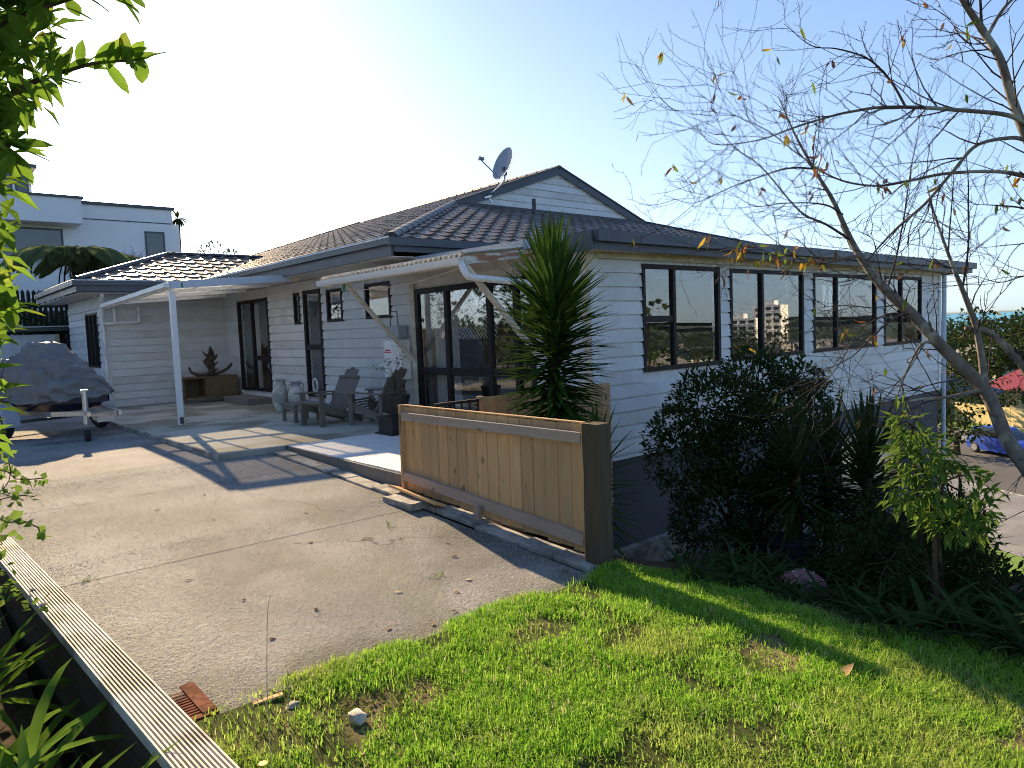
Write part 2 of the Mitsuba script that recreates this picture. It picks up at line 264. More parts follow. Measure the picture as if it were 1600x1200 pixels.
MAT = dict(
    drive=bump(pr(proc(m_drive), 0.85, 0.3), m_drive_b), patio=pr(proc(m_patio), 0.75, 0.4), deck=pr(proc(m_plywood), 0.6, 0.4),
    joint=pr((0.02, 0.018, 0.015), 0.95, 0.1), kerb=pr(proc(vary((0.36, 0.345, 0.31), 0.5, 9)), 0.9, 0.3),
    paint=pr(proc(m_paint), 0.5, 0.4), paint_b=pr(proc(vary((0.625, 0.63, 0.635), 0.12, 3, 3, 1)), 0.55, 0.4), paint_c=pr(proc(vary((0.59, 0.59, 0.58), 0.14, 4, 4, 1)), 0.5, 0.4), leaf_tan=thin((0.36, 0.25, 0.15), 0.5), cream=pr(proc(vary((0.66, 0.60, 0.48), 0.25, 4)), 0.55, 0.4), soffit=pr((0.60, 0.56, 0.50), 0.6),
    white=pr((0.78, 0.78, 0.76), 0.4), fascia=pr(proc(vary((0.055, 0.068, 0.095), 0.2, 3)), 0.42, 0.5), pale_metal=pr((0.50, 0.55, 0.63), 0.4, 0.5),
    tile=pr(proc(m_tile), 0.42, 0.5), cap=pr(proc(vary((0.045, 0.045, 0.052), 0.3, 6)), 0.45), frame=pr((0.016, 0.013, 0.014), 0.5, 0.22),
    interior=pr((0.13, 0.12, 0.11), 0.9), interior_dark=pr((0.05, 0.045, 0.04), 0.9), block=pr(proc(m_block), 0.85), curtain=thin((0.7, 0.69, 0.66), 0.8),
    glass={'type': 'thindielectric', 'int_ior': 1.75}, mirror_glass={'type': 'thindielectric', 'int_ior': 2.0},
    canopy={'type': 'mask', 'opacity': 0.72, 'b': {'type': 'principledthin', 'base_color': {'type': 'rgb', 'value': [0.82, 0.84, 0.84]}, 'roughness': 0.4, 'diff_trans': 0.8}},
    rust=pr(proc(m_rust), 0.6), steel=pr((0.55, 0.56, 0.58), 0.32, 0.5, metallic=0.9), darksteel=pr((0.08, 0.08, 0.085), 0.5), dish=pr((0.30, 0.32, 0.36), 0.45),
    rubber=pr((0.02, 0.02, 0.02), 0.8), tarp=bump(pr(proc(m_tarp), 0.62, 0.35), m_tarp_b), hull=pr((0.012, 0.018, 0.05), 0.25), mudguard=pr((0.30, 0.34, 0.40), 0.4),
    fence_a=bump(pr(proc(wood((0.42, 0.25, 0.115), (0.60, 0.38, 0.19))), 0.8, 0.2), wood_b('z')), fence_b=pr(proc(wood((0.34, 0.215, 0.11), (0.52, 0.34, 0.18))), 0.8, 0.2),
    fence_c=pr(proc(wood((0.48, 0.29, 0.135), (0.66, 0.42, 0.215))), 0.8, 0.2), rail=pr(proc(wood((0.28, 0.215, 0.17), (0.43, 0.34, 0.27), 'y')), 0.75, 0.3),
    post=bump(pr(proc(wood((0.058, 0.045, 0.030), (0.11, 0.088, 0.06))), 0.9, 0.2), wood_b('z')), greywood=pr(proc(wood((0.13, 0.115, 0.10), (0.25, 0.225, 0.20))), 0.85, 0.2),
    topboard=pr(proc(m_top), 0.7, 0.3), darkwood=pr(proc(wood((0.03, 0.025, 0.02), (0.07, 0.056, 0.045), 'y')), 0.9, 0.2), cabinet=pr(proc(wood((0.10, 0.066, 0.032), (0.17, 0.115, 0.058), 'x')), 0.6),
    driftwood=pr(proc(vary((0.09, 0.065, 0.045), 0.5, 14)), 0.8), urn=pr(proc(vary((0.62, 0.60, 0.55), 0.45, 7)), 0.6), black=pr((0.018, 0.016, 0.015), 0.5), bin=pr((0.02, 0.024, 0.032), 0.55),
    soil=pr(proc(m_soil), 1.0, 0.1), land=pr(proc(m_land), 1.0, 0.1), lawn=pr(proc(m_lawnbase), 1.0, 0.1), blade=thin(proc(m_bladec), 1.0, 0.5, 0.4),
    sea=bump(pr(proc(m_sea), 0.3, 0.5), m_sea_b), asphalt=pr(proc(m_asph), 0.85, 0.3), path=pr(proc(vary((0.19, 0.19, 0.19), 0.25, 1.2)), 0.85), verge=pr((0.11, 0.19, 0.03), 0.9),
    bark=bump(pr(proc(m_bark), 0.9, 0.2), m_bark_b), twig=pr((0.05, 0.038, 0.038), 0.8, 0.2), brown=pr(proc(vary((0.10, 0.07, 0.045), 0.5, 20)), 0.9, 0.1),
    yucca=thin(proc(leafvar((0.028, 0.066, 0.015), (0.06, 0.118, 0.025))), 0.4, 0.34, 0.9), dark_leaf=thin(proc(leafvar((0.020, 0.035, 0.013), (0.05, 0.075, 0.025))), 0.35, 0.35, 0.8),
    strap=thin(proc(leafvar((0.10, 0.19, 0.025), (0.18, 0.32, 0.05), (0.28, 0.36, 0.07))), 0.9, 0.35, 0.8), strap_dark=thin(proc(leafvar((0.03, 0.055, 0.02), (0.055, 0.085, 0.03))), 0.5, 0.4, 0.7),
    big_leaf=thin(proc(leafvar((0.07, 0.15, 0.02), (0.17, 0.29, 0.035), (0.30, 0.34, 0.05))), 1.15, 0.3, 0.9), bright_leaf=thin(proc(leafvar((0.08, 0.15, 0.03), (0.20, 0.30, 0.06))), 0.9, 0.22, 1.0),
    leaf_yellow=thin((0.36, 0.26, 0.03), 0.9), leaf_orange=thin((0.36, 0.13, 0.03), 0.9), leaf_brown=thin((0.13, 0.085, 0.06), 0.6), leaf_green=thin((0.13, 0.19, 0.03), 0.9),
    fern=thin(proc(leafvar((0.14, 0.18, 0.075), (0.30, 0.35, 0.17))), 1.0), far_tree=thin(proc(leafvar((0.022, 0.036, 0.014), (0.055, 0.08, 0.025), (0.10, 0.11, 0.04))), 0.3), hill=pr(proc(m_hill), 1.0, 0.0),
    house_white=pr((0.70, 0.72, 0.74), 0.6), house_cream=pr((0.60, 0.54, 0.42), 0.7), house_yellow=pr((0.62, 0.50, 0.24), 0.7), red_roof=pr((0.20, 0.03, 0.04), 0.5), grey_roof=pr((0.16, 0.16, 0.17), 0.6), slate=pr((0.05, 0.065, 0.07), 0.5),
    shed=pr((0.55, 0.60, 0.64), 0.5), blue_car=pr((0.01, 0.055, 0.42), 0.3, 0.5, clearcoat=1.0, clearcoat_gloss=0.9), car_glass=pr((0.015, 0.02, 0.025), 0.06, 0.9), pink=pr(proc(vary((0.30, 0.13, 0.13), 0.4, 12)), 0.7), blush=pr((0.55, 0.50, 0.45), 0.7),
    copper=pr(proc(vary((0.20, 0.085, 0.055), 0.5, 22)), 0.95, 0.05), pebble_light=pr((0.36, 0.345, 0.315), 0.85, 0.3), pebble_dark=pr((0.085, 0.08, 0.075), 0.8, 0.3), stone=pr(proc(vary((0.50, 0.46, 0.38), 0.35, 18)), 0.9), yellow=pr((0.75, 0.50, 0.02), 0.6), paper=pr((0.72, 0.71, 0.69), 0.7), red_print=pr((0.50, 0.05, 0.06), 0.7), green=pr((0.03, 0.22, 0.10), 0.5), straw=pr((0.42, 0.35, 0.19), 0.8), rope=pr((0.55, 0.42, 0.28), 0.8))
scene.update({'mat_' + k: v for k, v in MAT.items()})
# ---------------------------------------------------------------- ground
def sstep(a, b, x): t = np.clip((np.asarray(x, float) - a) / (b - a), 0, 1); return t * t * (3 - 2 * t)
def drive_z(y): return np.interp(y, [-3, 0, 3.6, 6.4, 9.5, 13, 60], [-0.62, -0.55, -0.37, -0.21, -0.08, -0.06, -0.03])
def east(x): return np.interp(x, [-50, 2.4, 3.0, 3.6, 4.0, 5.3, 6.5, 8, 11, 15, 19, 22.5, 200], [-0.33, -0.33, -0.335, -0.36, -0.42, -0.66, -0.92, -1.2, -2.15, -3.5, -5.0, -6.75, -6.75])
def ground(x, y):
    x, y = np.asarray(x, float), np.asarray(y, float)
    e = east(x - 0.25 * np.clip(3.6 - y, -2, 3))                     # garden and slope to the street
    near = drive_z(y) - 0.10
    wst = np.where(y > 3.6, near, -0.33 - 0.02 * (3.6 - y))
    k = sstep(4.05, 4.5, x) + (1 - sstep(3.3, 3.75, y)) * sstep(2.0, 3.0, x) * (1 - sstep(4.05, 4.5, x))
    z = wst * (1 - k) + e * k
    z = z - 0.35 * sstep(4.6, 6.2, x) * sstep(3.2, 5.2, y) * (1 - sstep(9, 12, x))
    r = np.hypot(x, y)
    up = sstep(18, 40, y) * (1 - sstep(4, 30, x))
    z = z * (1 - up) + up * (0.2 + 0.035 * np.clip(y - 20, 0, 60))
    down = np.clip(r - 55, 0, 2200) * 0.019 * sstep(-5, 40, x)
    return z - down
def roofs_clear(x, y): return (x > 6.7) & (x < 22.4) & (y > 6.3) & (y < 33)
def sheet(xs, ys, fn):
    X, Y = np.meshgrid(xs, ys, indexing='ij'); V = np.stack([X, Y, fn(X, Y)], -1).reshape(-1, 3); n, m = len(xs), len(ys)
    i, j = np.meshgrid(np.arange(n - 1), np.arange(m - 1), indexing='ij')
    return V, np.stack([i * m + j, (i + 1) * m + j, (i + 1) * m + j + 1, i * m + j + 1], -1).reshape(-1, 4)
def axis(lo, hi, fine_lo, fine_hi, step, g=1.22):
    a = list(np.arange(fine_lo, fine_hi + 1e-6, step)); s = step
    while a[-1] < hi: s *= g; a.append(a[-1] + s)
    s = step
    while a[0] > lo: s *= g; a.insert(0, a[0] - s)
    return np.array(a)
struct('ground', sheet(axis(-3500, 4200, -3, 12, 0.2), axis(-3500, 3500, -3, 10, 0.2), lambda x, y: ground(x, y) - 0.03 + 0.03 * (meshkit.noise(np.stack([x * 3, y * 3, x * 0], -1)) - 0.5)), 'land', True)
seap = []
for R_ in (0.0, 1100, 2500, 6000, 14000, 34000): seap.append([R_, -36.5])
struct('sea', lathe(seap[::1], (0, 0, 0), 96), 'sea')

# garden soil over the slope beside the lawn, and the bed behind the fence
struct('garden_soil', sheet(np.arange(3.3, 10.01, 0.15), np.arange(-1.0, 6.05, 0.15), lambda x, y: ground(x, y) + 0.012 + 0.05 * (meshkit.fbm(np.stack([x * 4, y * 4, x * 0], -1), 3) - 0.5) * sstep(3.6, 4.4, x)), 'soil', True)
struct('hedge_soil', sheet(np.arange(-4.0, 0.541, 0.2), np.arange(-1.5, 9.0, 0.2), lambda x, y: drive_z(y) + 0.12 + 0.08 * meshkit.noise(np.stack([x * 3, y * 3, x * 0], -1))), 'soil', True)

# driveway: slabs of exposed-aggregate concrete with real joints
struct('driveway', sheet(np.arange(-7, 4.21, 0.7), np.array([3.56, 5, 6.4, 8, 9.5, 11, 13, 18, 27]), lambda x, y: drive_z(y) - 0.045), 'joint')
def slab(x0, x1, y0, y1):
    ys = [y0] + [k for k in np.arange(math.ceil(y0 * 2) / 2, y1, 0.5) if y0 + .05 < k < y1 - .05] + [y1]
    m = MB(); V, F = sheet(np.linspace(x0, x1, 12), np.array(ys), lambda x, y: drive_z(y)); m.add(V, F)
    for (a, b, c, d) in ((x0, y0, x1, y0), (x1, y0, x1, y1), (x1, y1, x0, y1), (x0, y1, x0, y0)):
        t = np.linspace(0, 1, 12); px, py = a + (c - a) * t, b + (d - b) * t; z = drive_z(py)
        vv = np.concatenate([np.stack([px, py, z], 1), np.stack([px, py, z - 0.09], 1)]); i = np.arange(11)
        m.add(vv, np.stack([i, i + 12, i + 13, i + 1], 1))
    return m
for (x0, x1, y0, y1) in ((0.50, 3.82, 3.60, 5.962), (0.40, 3.82, 5.974, 8.375), (0.0, 3.82, 8.387, 9.545), (-3.2, 3.84, 9.555, 13.2), (-3.2, 3.86, 13.21, 18.2), (-3.2, 3.86, 18.21, 24.0), (-7, -3.21, 9.5, 24)):
    put('driveway', 'slab', slab(x0, x1, y0, y1), 'drive')

# patio slab, timber edging deck with its skirting board
struct('patio', cbox(3.17, 6.62, 9.62, 19.07, -0.3, 0.0, 0.008), 'patio')
put('patio', 'edge_strip', bm((3.13, 3.172, 9.6, 18.6, -0.2, 0.006)), 'kerb')
# the level deck: boards across, proud and separated
struct('deck', bm((4.11, 6.6, 6.0, 9.58, -0.6, -0.034)), 'darkwood')
yy = 6.0
while yy < 9.55:
    w = 0.142; put('deck', 'plank', cbox(4.085, 6.62, yy, min(yy + w - 0.004, 9.60), -0.03, 0.0 + rnd.uniform(-0.0015, 0.0015), 0.003), 'deck'); yy += w
m = MB(); m.add(*beam((4.068, 9.6, -0.075), (4.068, 6.0, -0.105), 0.028, 0.15)); put('deck', 'side_board', m, 'greywood')

# kerb pavers along the driveway edge
kx = struct('kerb', bm((3.86, 4.03, 3.65, 9.58, -0.7, -0.42)), 'joint')
y0 = 3.66
while y0 < 9.4:
    ln = rnd.choice([0.42, 0.58, 0.6]); y1 = min(y0 + ln, 9.5); zc = float(drive_z((y0 + y1) / 2))
    a, b = float(drive_z(y0)), float(drive_z(y1)); dz = rnd.uniform(0.02, 0.045); sx = rnd.uniform(-0.012, 0.012)
    bx = cbox(3.845 + sx, 4.035 + sx, y0 + 0.006, y1 - 0.006, -0.05, 0.0, 0.008); v = np.array(bx.vertices)
    v[:, 2] += np.interp(v[:, 1], [y0, y1], [a, b]) + dz + rnd.uniform(-.004, .004) * (v[:, 0] - 3.94) / 0.1
    put('kerb', 'paver', trimesh.Trimesh(v, bx.faces, process=False), 'kerb'); y0 = y1

# exposed aggregate: small proud stones over the near slabs
for nm, mt, n, lo, hi, sd in (('aggregate', 'pebble_light', 52000, 0.0025, 0.0055, 1), ('aggregate', 'pebble_dark', 28000, 0.0022, 0.0045, 2)):
    rg = np.random.default_rng(sd + 40); x, y = rg.uniform(0.5, 3.82, n), 3.6 + 6.4 * rg.uniform(0, 1, n) ** 1.5; r_ = rg.uniform(lo, hi, n) * (0.75 + 0.08 * y); a_ = rg.uniform(0, 6.28, n); z = drive_z(y)
    V = [np.stack([x + r_ * np.cos(a_ + q) * rg.uniform(.7, 1.2, n), y + r_ * np.sin(a_ + q) * rg.uniform(.7, 1.2, n), z - 0.0005], 1) for q in (0, 1.57, 3.14, 4.71)] + [np.stack([x + r_ * 0.2, y, z + r_ * 0.42], 1)]
    put('driveway', nm, (np.stack(V, 1).reshape(-1, 3), (np.array([[0, 1, 4], [1, 2, 4], [2, 3, 4], [3, 0, 4]])[None] + (np.arange(n) * 5)[:, None, None]).reshape(-1, 3)), mt, kind='stuff')

# lawn: base sheet and blades
def lawn_in(x, y):
    edge = 3.58 + 0.05 * np.sin(x * 5.1) + 0.03 * np.sin(x * 13)
    return (y < edge) & (x > 0.73) & (x < 4.6 + 0.3 * np.sin(y * 2.3))
struct('lawn', sheet(np.arange(0.72, 5.2, 0.12), np.arange(-2.5, 3.62, 0.12), lambda x, y: ground(x, y) + 0.02 + 0.03 * (meshkit.fbm(np.stack([x * 3, y * 3, x * 0], -1), 3) - 0.5)), 'lawn', True)
def grass_blades(n, rng):
    x = rng.uniform(0.73, 5.0, n); y = rng.uniform(-0.6, 3.66, n)
    d = meshkit.fbm(np.stack([x * 2.6, y * 2.6, x * 0 + 1], -1), 3); fine = meshkit.noise(np.stack([x * 14, y * 14, x * 0], -1), 3)
    dense = np.clip(1.25 - 1.9 * np.clip(d - 0.46, 0, 1) * 3, 0.12, 1) * (0.45 + 0.55 * fine)
    bare = np.exp(-(((x - 1.55) / 0.28) ** 2 + ((y - 3.05) / 0.30) ** 2)) + 0.9 * np.exp(-(((x - 2.75) / 0.26) ** 2 + ((y - 1.62) / 0.2) ** 2)) + 0.75 * np.exp(-(((x - 2.9) / 0.2) ** 2 + ((y - 2.2) / 0.12) ** 2))
    inside = lawn_in(x, y) & (np.hypot(x, y) > 1.3)
    keep = inside & (rng.uniform(size=n) < dense * (1 - 0.93 * np.clip(bare, 0, 1)))
    x, y = x[keep], y[keep]; n = len(x)
    tuft = meshkit.noise(np.stack([x * 4.5, y * 4.5, x * 0 + 9], -1), 5)
    h = rng.uniform(0.016, 0.054, n) * (0.75 + 0.6 * tuft) * np.where(rng.uniform(size=n) < 0.03, 1.7, 1); w = rng.uniform(0.0016, 0.0037, n)
    a = rng.uniform(0, 2 * np.pi, n); lean = rng.uniform(0.15, 1.1, n); b = a + rng.uniform(1.0, 2.1, n)
    z = ground(x, y) + 0.02 + 0.03 * (meshkit.fbm(np.stack([x * 3, y * 3, x * 0], -1), 3) - 0.5) - 0.004
    P = np.stack([x, y, z], 1); S = np.stack([np.cos(b), np.sin(b), 0 * b], 1) * w[:, None]; D = np.stack([np.cos(a), np.sin(a), 0 * a], 1)
    mid = P + D * (h * lean * 0.35)[:, None] + np.array([0, 0, 1]) * (h * 0.62)[:, None]; tip = P + D * (h * lean)[:, None] + np.array([0, 0, 1]) * (h * (1.1 - 0.35 * lean))[:, None]
    V = np.stack([P - S, P + S, mid - S * 0.75, mid + S * 0.75, tip], 1).reshape(-1, 3); k = (np.arange(n) * 5)[:, None, None]
    return V, (np.array([[0, 1, 3], [0, 3, 2], [2, 3, 4]])[None] + k).reshape(-1, 3)
k = put(None, 'grass', grass_blades(420000, np.random.default_rng(3)), 'blade'); labels[k] = {'kind': 'stuff', 'label': 'short sunlit green grass of the front lawn', 'category': 'grass'}
# broad-leaved lawn weeds near the driveway corner
rg = np.random.default_rng(31); n = 900
cx = np.concatenate([rg.normal(1.75, 0.25, n // 2), rg.uniform(1.2, 4.2, n // 2)]); cy = np.concatenate([rg.normal(3.2, 0.18, n // 2), rg.uniform(0.8, 3.5, n // 2)])
ok = lawn_in(cx, cy); cx, cy = cx[ok], cy[ok]; n = len(cx); a = rg.uniform(0, 6.28, n)
D = np.stack([np.cos(a), np.sin(a), rg.uniform(0.1, 0.7, n)], 1)
k = put(None, 'lawn_weed', leafcloud(np.stack([cx, cy, ground(cx, cy) + 0.028], 1), D, np.tile([0, 0, 1.0], (n, 1)), rg.uniform(0.018, 0.035, n), rg.uniform(0.010, 0.018, n)), 'leaf_green'); labels[k] = {'kind': 'stuff', 'label': 'small broad leaved weeds scattered in the lawn', 'category': 'weeds'}
# ---------------------------------------------------------------- the house
from shapely.geometry import Polygon, box as sbox
from shapely.ops import unary_union
house = thing('house', 'white weatherboard single storey house with dark brown tiled roof and dark slate fascia', 'house')
XA, YB, YW, XW, YG = 6.65, 6.20, 19.10, 3.87, 14.45      # wall planes: entry wall, window facade, wing front, wing side, gable
MAPS = {'A': lambda u, o, z: (XA - o, u, z), 'B': lambda u, o, z: (u, YB - o, z), 'W': lambda u, o, z: (u, YW - o, z), 'L': lambda u, o, z: (XW - o, u, z), 'G': lambda u, o, z: (u, YG - o, z),
        'E': lambda u, o, z: (18.2 + o, u, z)}
def wbox(w, u0, u1, o0, o1, z0, z1):
    M = MAPS[w]; a, b = M(u0, o0, z0), M(u1, o1, z1)
    return box(min(a[0], b[0]), max(a[0], b[0]), min(a[1], b[1]), max(a[1], b[1]), z0, z1)
def wall_core(w, poly, holes, thick, mat='paint', parent=house, name='wall'):
    P = Polygon(poly)
    for (u0, u1, z0, z1) in holes: P = P.difference(sbox(u0, z0, u1, z1))
    m = MB()
    for g in getattr(P, 'geoms', [P]):
        t = trimesh.creation.extrude_polygon(g, 1.0, engine='earcut'); v = np.array(t.vertices)
        M = MAPS[w]; vv = np.array([M(a, -thick * c, b) for a, b, c in v]); t2 = trimesh.Trimesh(vv, t.faces, process=False)
        if t2.volume < 0: t2.invert()
        m.add(t2.vertices, t2.faces)
    put(parent, name, m, mat)
BF = np.array([[0, 1, 2, 3], [4, 7, 6, 5], [0, 4, 5, 1], [1, 5, 6, 2], [2, 6, 7, 3], [3, 7, 4, 0]])
def board(w, u0, u1, z0, z1, u0t=None, u1t=None, lap=0.016):
    u0t = u0 if u0t is None else u0t; u1t = u1 if u1t is None else u1t; M = MAPS[w]; j = rnd.uniform(-0.0008, 0.0008)
    V = []
    for (ub, ut) in ((u0, u0t), (u1, u1t)): V += [M(ub, 0.0005, z0 + 0.018), M(ub, 0.036 + j, z0 + 0.018), M(ut, 0.022 + j, z1 - 0.006), M(ut, 0.0005, z1 - 0.006)]
    t = trimesh.Trimesh(np.array(V), np.vstack([BF[:, [0, 1, 2]], BF[:, [0, 2, 3]]]), process=False)
    if t.volume < 0: t.invert()
    put(house, 'weatherboard', t, rnd.choice(['paint', 'paint', 'paint_b', 'paint_c']))
def clad(w, u0, u1, z0, z1, holes, pitch=0.18):
    n = int(round((z1 - z0) / pitch)); p = (z1 - z0) / n
    for i in range(n):
        a, b = z0 + i * p, z0 + (i + 1) * p; segs = [(u0, u1)]
        for (h0, h1, q0, q1) in holes:
            if min(b, q1) - max(a, q0) > 0.03:
                segs = [s for (c, d) in segs for s in ((c, min(d, h0)), (max(c, h1), d)) if s[1] - s[0] > 0.02]
        for (c, d) in segs:
            while d - c > 5.0:
                e = c + rnd.uniform(2.8, 4.6); board(w, c, e - 0.002, a, b); c = e + 0.002
            board(w, c, d, a, b)
def window(w, kind, u0, u1, z0, z1, mull=(), rails=(), fw=0.055, depth=0.075, proud=0.045, label=None, glass='glass', sash=None):
    k = numbered(f'{house}__{kind}'); 
    if label: labels[k] = {'label': label}
    m = MB()
    m.add(*wbox(w, u0, u1, proud - depth, proud, z1 - fw, z1)); m.add(*wbox(w, u0, u1, proud - depth, proud, z0, z0 + fw))
    for u in (u0, u1 - fw): m.add(*wbox(w, u, u + fw, proud - depth, proud - 0.001, z0 + fw, z1 - fw))
    for u in mull: m.add(*wbox(w, u - fw / 2, u + fw / 2, proud - depth + 0.004, proud + 0.004, z0 + fw, z1 - fw))
    put(k, 'frame', m, 'frame')
    cols = [u0 + fw] + [c for u in mull for c in (u - fw / 2, u + fw / 2)] + [u1 - fw]
    for i in range(0, len(cols), 2):
        a, b = cols[i], cols[i + 1]; zz = [z0 + fw]
        for (ci, zr) in rails:
            if ci == i // 2:
                put(k, 'rail', MB().add(*wbox(w, a, b, proud - depth + 0.006, proud - 0.004, zr - fw * 0.7, zr + fw * 0.7)), 'frame'); zz += [zr - fw * 0.7, zr + fw * 0.7]
        zz.append(z1 - fw)
        for j in range(0, len(zz), 2):
            M = MAPS[w]; ti = rnd.uniform(-0.0016, 0.0016); tj = rnd.uniform(-0.0016, 0.0016)
            q = np.array([M(a, 0.01 - ti, zz[j]), M(b, 0.01 + ti, zz[j]), M(b, 0.01 + ti + tj, zz[j + 1]), M(a, 0.01 - ti + tj, zz[j + 1])])
            put(k, 'pane', trimesh.Trimesh(q, [[0, 1, 2], [0, 2, 3]], process=False), glass)
    return k

HA = [(16.17, 18.05, 0.26, 2.43), (14.47, 14.77, 1.77, 2.43), (13.50, 14.31, 0.26, 2.45), (12.60, 13.24, 1.77, 2.40), (10.85, 11.72, 1.77, 2.40), (7.20, 10.09, 0.20, 2.20)]
HB = [(7.62, 9.42, 0.84, 2.28), (9.69, 11.93, 0.87, 2.27), (12.28, 14.83, 0.87, 2.26), (15.21, 17.12, 0.86, 2.27)]
HL = [(19.62, 20.97, 0.95, 2.28)]
HBB = [(13.3, 16.1, -2.0, -0.72)]
wall_core('A', [(6.2 + .001, -0.35), (19.10, -0.35), (19.10, 2.66), (9.7, 2.66), (9.7, 2.52), (6.201, 2.52)], HA, 0.10)
wall_core('B', [(6.65, -0.22), (18.2, -0.22), (18.2, 2.45), (6.65, 2.45)], HB, 0.10)
wall_core('W', [(3.87, -0.2), (6.649, -0.2), (6.649, 2.66), (3.87, 2.66)], [], 0.10)
wall_core('L', [(19.101, -0.2), (23.3, -0.2), (23.3, 2.66), (19.101, 2.66)], HL, 0.10)
wall_core('E', [(6.201, -0.22), (9.9, -0.22), (9.9, 2.45), (6.201, 2.45)], [], -0.002)
clad('A', 6.30, 19.07, -0.02, 2.50, HA); clad('B', 6.74, 18.12, -0.20, 2.32, HB); clad('W', 3.95, 6.62, 0.0, 2.52, []); clad('L', 19.12, 23.25, 0.0, 2.52, HL)
# corner boards
put(house, 'corner_board', bm((6.60, 6.612, 6.165, 6.29, -0.22, 2.44)), 'cream'); put(house, 'corner_board', bm((6.612, 6.735, 6.158, 6.17, -0.22, 2.40)), 'paint')
put(house, 'corner_board', bm((18.125, 18.24, 6.15, 6.17, -0.22, 2.40), (18.241, 18.25, 6.155, 6.26, -0.22, 2.40)), 'white'); put(house, 'corner_board', bm((3.825, 3.945, 19.055, 19.07, -0.1, 2.52)), 'paint')
put(house, 'jamb_board', bm((6.60, 6.612, 10.10, 10.22, 0.0, 2.3)), 'cream')
# windows and doors
window('A', 'entry_door', *HA[0], mull=(17.15,), rails=((0, 1.05),), fw=0.075, label='dark framed glazed entry door with full height sidelight')
window('A', 'side_window', *HA[1], fw=0.05)
k = window('A', 'back_door', *HA[2], rails=((0, 1.28),), fw=0.08, label='narrow dark framed glass door with white oval pet flap ring')
ring = []
g = np.linspace(0, 2 * np.pi, 25)
put(k, 'pet_flap', tubes((np.stack([np.full(25, XA - 0.05), 13.92 + 0.10 * np.cos(g), 0.50 + 0.135 * np.sin(g)], 1), 0.017, 6, False)), 'white', True)
window('A', 'window', *HA[3], fw=0.055); window('A', 'window', *HA[4], fw=0.055)
window('A', 'sliding_door', *HA[5], mull=(9.22, 8.17, 7.58), rails=((3, 0.86), (0, 0.86), (1, 0.86)), fw=0.085, label='wide black framed glass sliding door under the corrugated awning')
window('B', 'window', *HB[0], mull=(8.30,), rails=((0, 1.545),), fw=0.06, glass='mirror_glass', label='first facade window with a small opening sash over a fixed pane'); window('B', 'window', *HB[1], mull=(10.60,), fw=0.06, glass='mirror_glass')
window('B', 'window', *HB[2], mull=(13.15,), fw=0.06, glass='mirror_glass'); window('B', 'window', *HB[3], mull=(16.05,), fw=0.06, glass='mirror_glass')
window('L', 'window', *HL[0], mull=(20.05, 20.5), fw=0.05)
# lower storey
lower = MB()
wall_core('B', [(6.652, -6.5), (18.198, -6.5), (18.198, -0.221), (6.652, -0.221)], HBB, 0.10, 'block', name='basement_wall')
put(house, 'basement_wall', bm((6.66, 6.75, 6.32, 9.55, -6.5, -0.351), (18.10, 18.196, 6.32, 20, -6.5, -0.222)), 'block')
k = window('B', 'garage_window', 13.3, 16.1, -2.0, -0.72, mull=(14.7,), fw=0.06, proud=0.02)
put(k, 'blind', bm((13.2, 16.2, 6.42, 6.44, -2.05, -0.65)), 'house_cream')
put(house, 'base_trim', bm((6.66, 18.19, 6.155, 6.19, -0.262, -0.222)), 'paint')
# inside: floors, partitions, ceilings and curtains seen through the glass
put(house, 'interior', bm((6.78, 18.08, 6.32, 19.0, 0.10, 0.19), (6.78, 18.08, 9.95, 10.05, 0.191, 2.44), (9.6, 9.7, 10.06, 19.0, 0.191, 2.44), (6.78, 18.08, 6.32, 19.0, 2.47, 2.50), (3.99, 6.5, 23.1, 23.2, 0, 2.5), (3.99, 22.0, 33.0, 33.1, -3, 2.9), (22.0, 22.1, 10.2, 33.0, -3, 2.9), (6.66, 18.0, 18.99, 19.09, -0.3, 2.66), (6.50, 6.6, 19.11, 33, -.3, 2.66), (6.66, 6.76, 9.7, 9.94, 2.44, 2.66)), 'interior')
put(house, 'interior_furniture', bm((8.2, 9.6, 7.6, 8.5, 0.2, 0.92), (7.6, 8.0, 8.9, 9.6, 0.2, 1.5), (10.5, 12.2, 9.2, 9.94, 0.2, 0.95), (13.4, 15.0, 8.0, 8.9, 0.2, 0.94), (8.4, 8.9, 16.3, 17.6, 0.2, 1.1)), 'interior_dark')
def curtain(x, y0, y1, z0, z1, n=60, amp=0.03, along='y'):
    t = np.linspace(y0, y1, n); w = amp * np.sin(t * 38) + 0.5 * amp * np.sin(t * 21 + 1)
    a = np.stack([x + w, t, np.full(n, z0)], 1); b = np.stack([x + w * 0.7, t, np.full(n, z1)], 1)
    if along == 'x': a, b = a[:, [1, 0, 2]], b[:, [1, 0, 2]]
    i = np.arange(n - 1); return np.vstack([a, b]), np.stack([i, i + 1, i + 1 + n, i + n], 1)
put(house, 'curtain', MB().add(*curtain(6.86, 9.30, 9.98, 0.25, 2.12)), 'curtain', True); put(house, 'curtain', MB().add(*curtain(6.86, 17.3, 17.75, 0.3, 2.35)), 'curtain', True)
put(house, 'curtain', MB().add(*curtain(6.86, 7.28, 7.55, 0.25, 2.12)), 'curtain', True); put(house, 'curtain', MB().add(*curtain(4.05, 19.9, 20.4, 1.0, 2.25)), 'curtain', True)
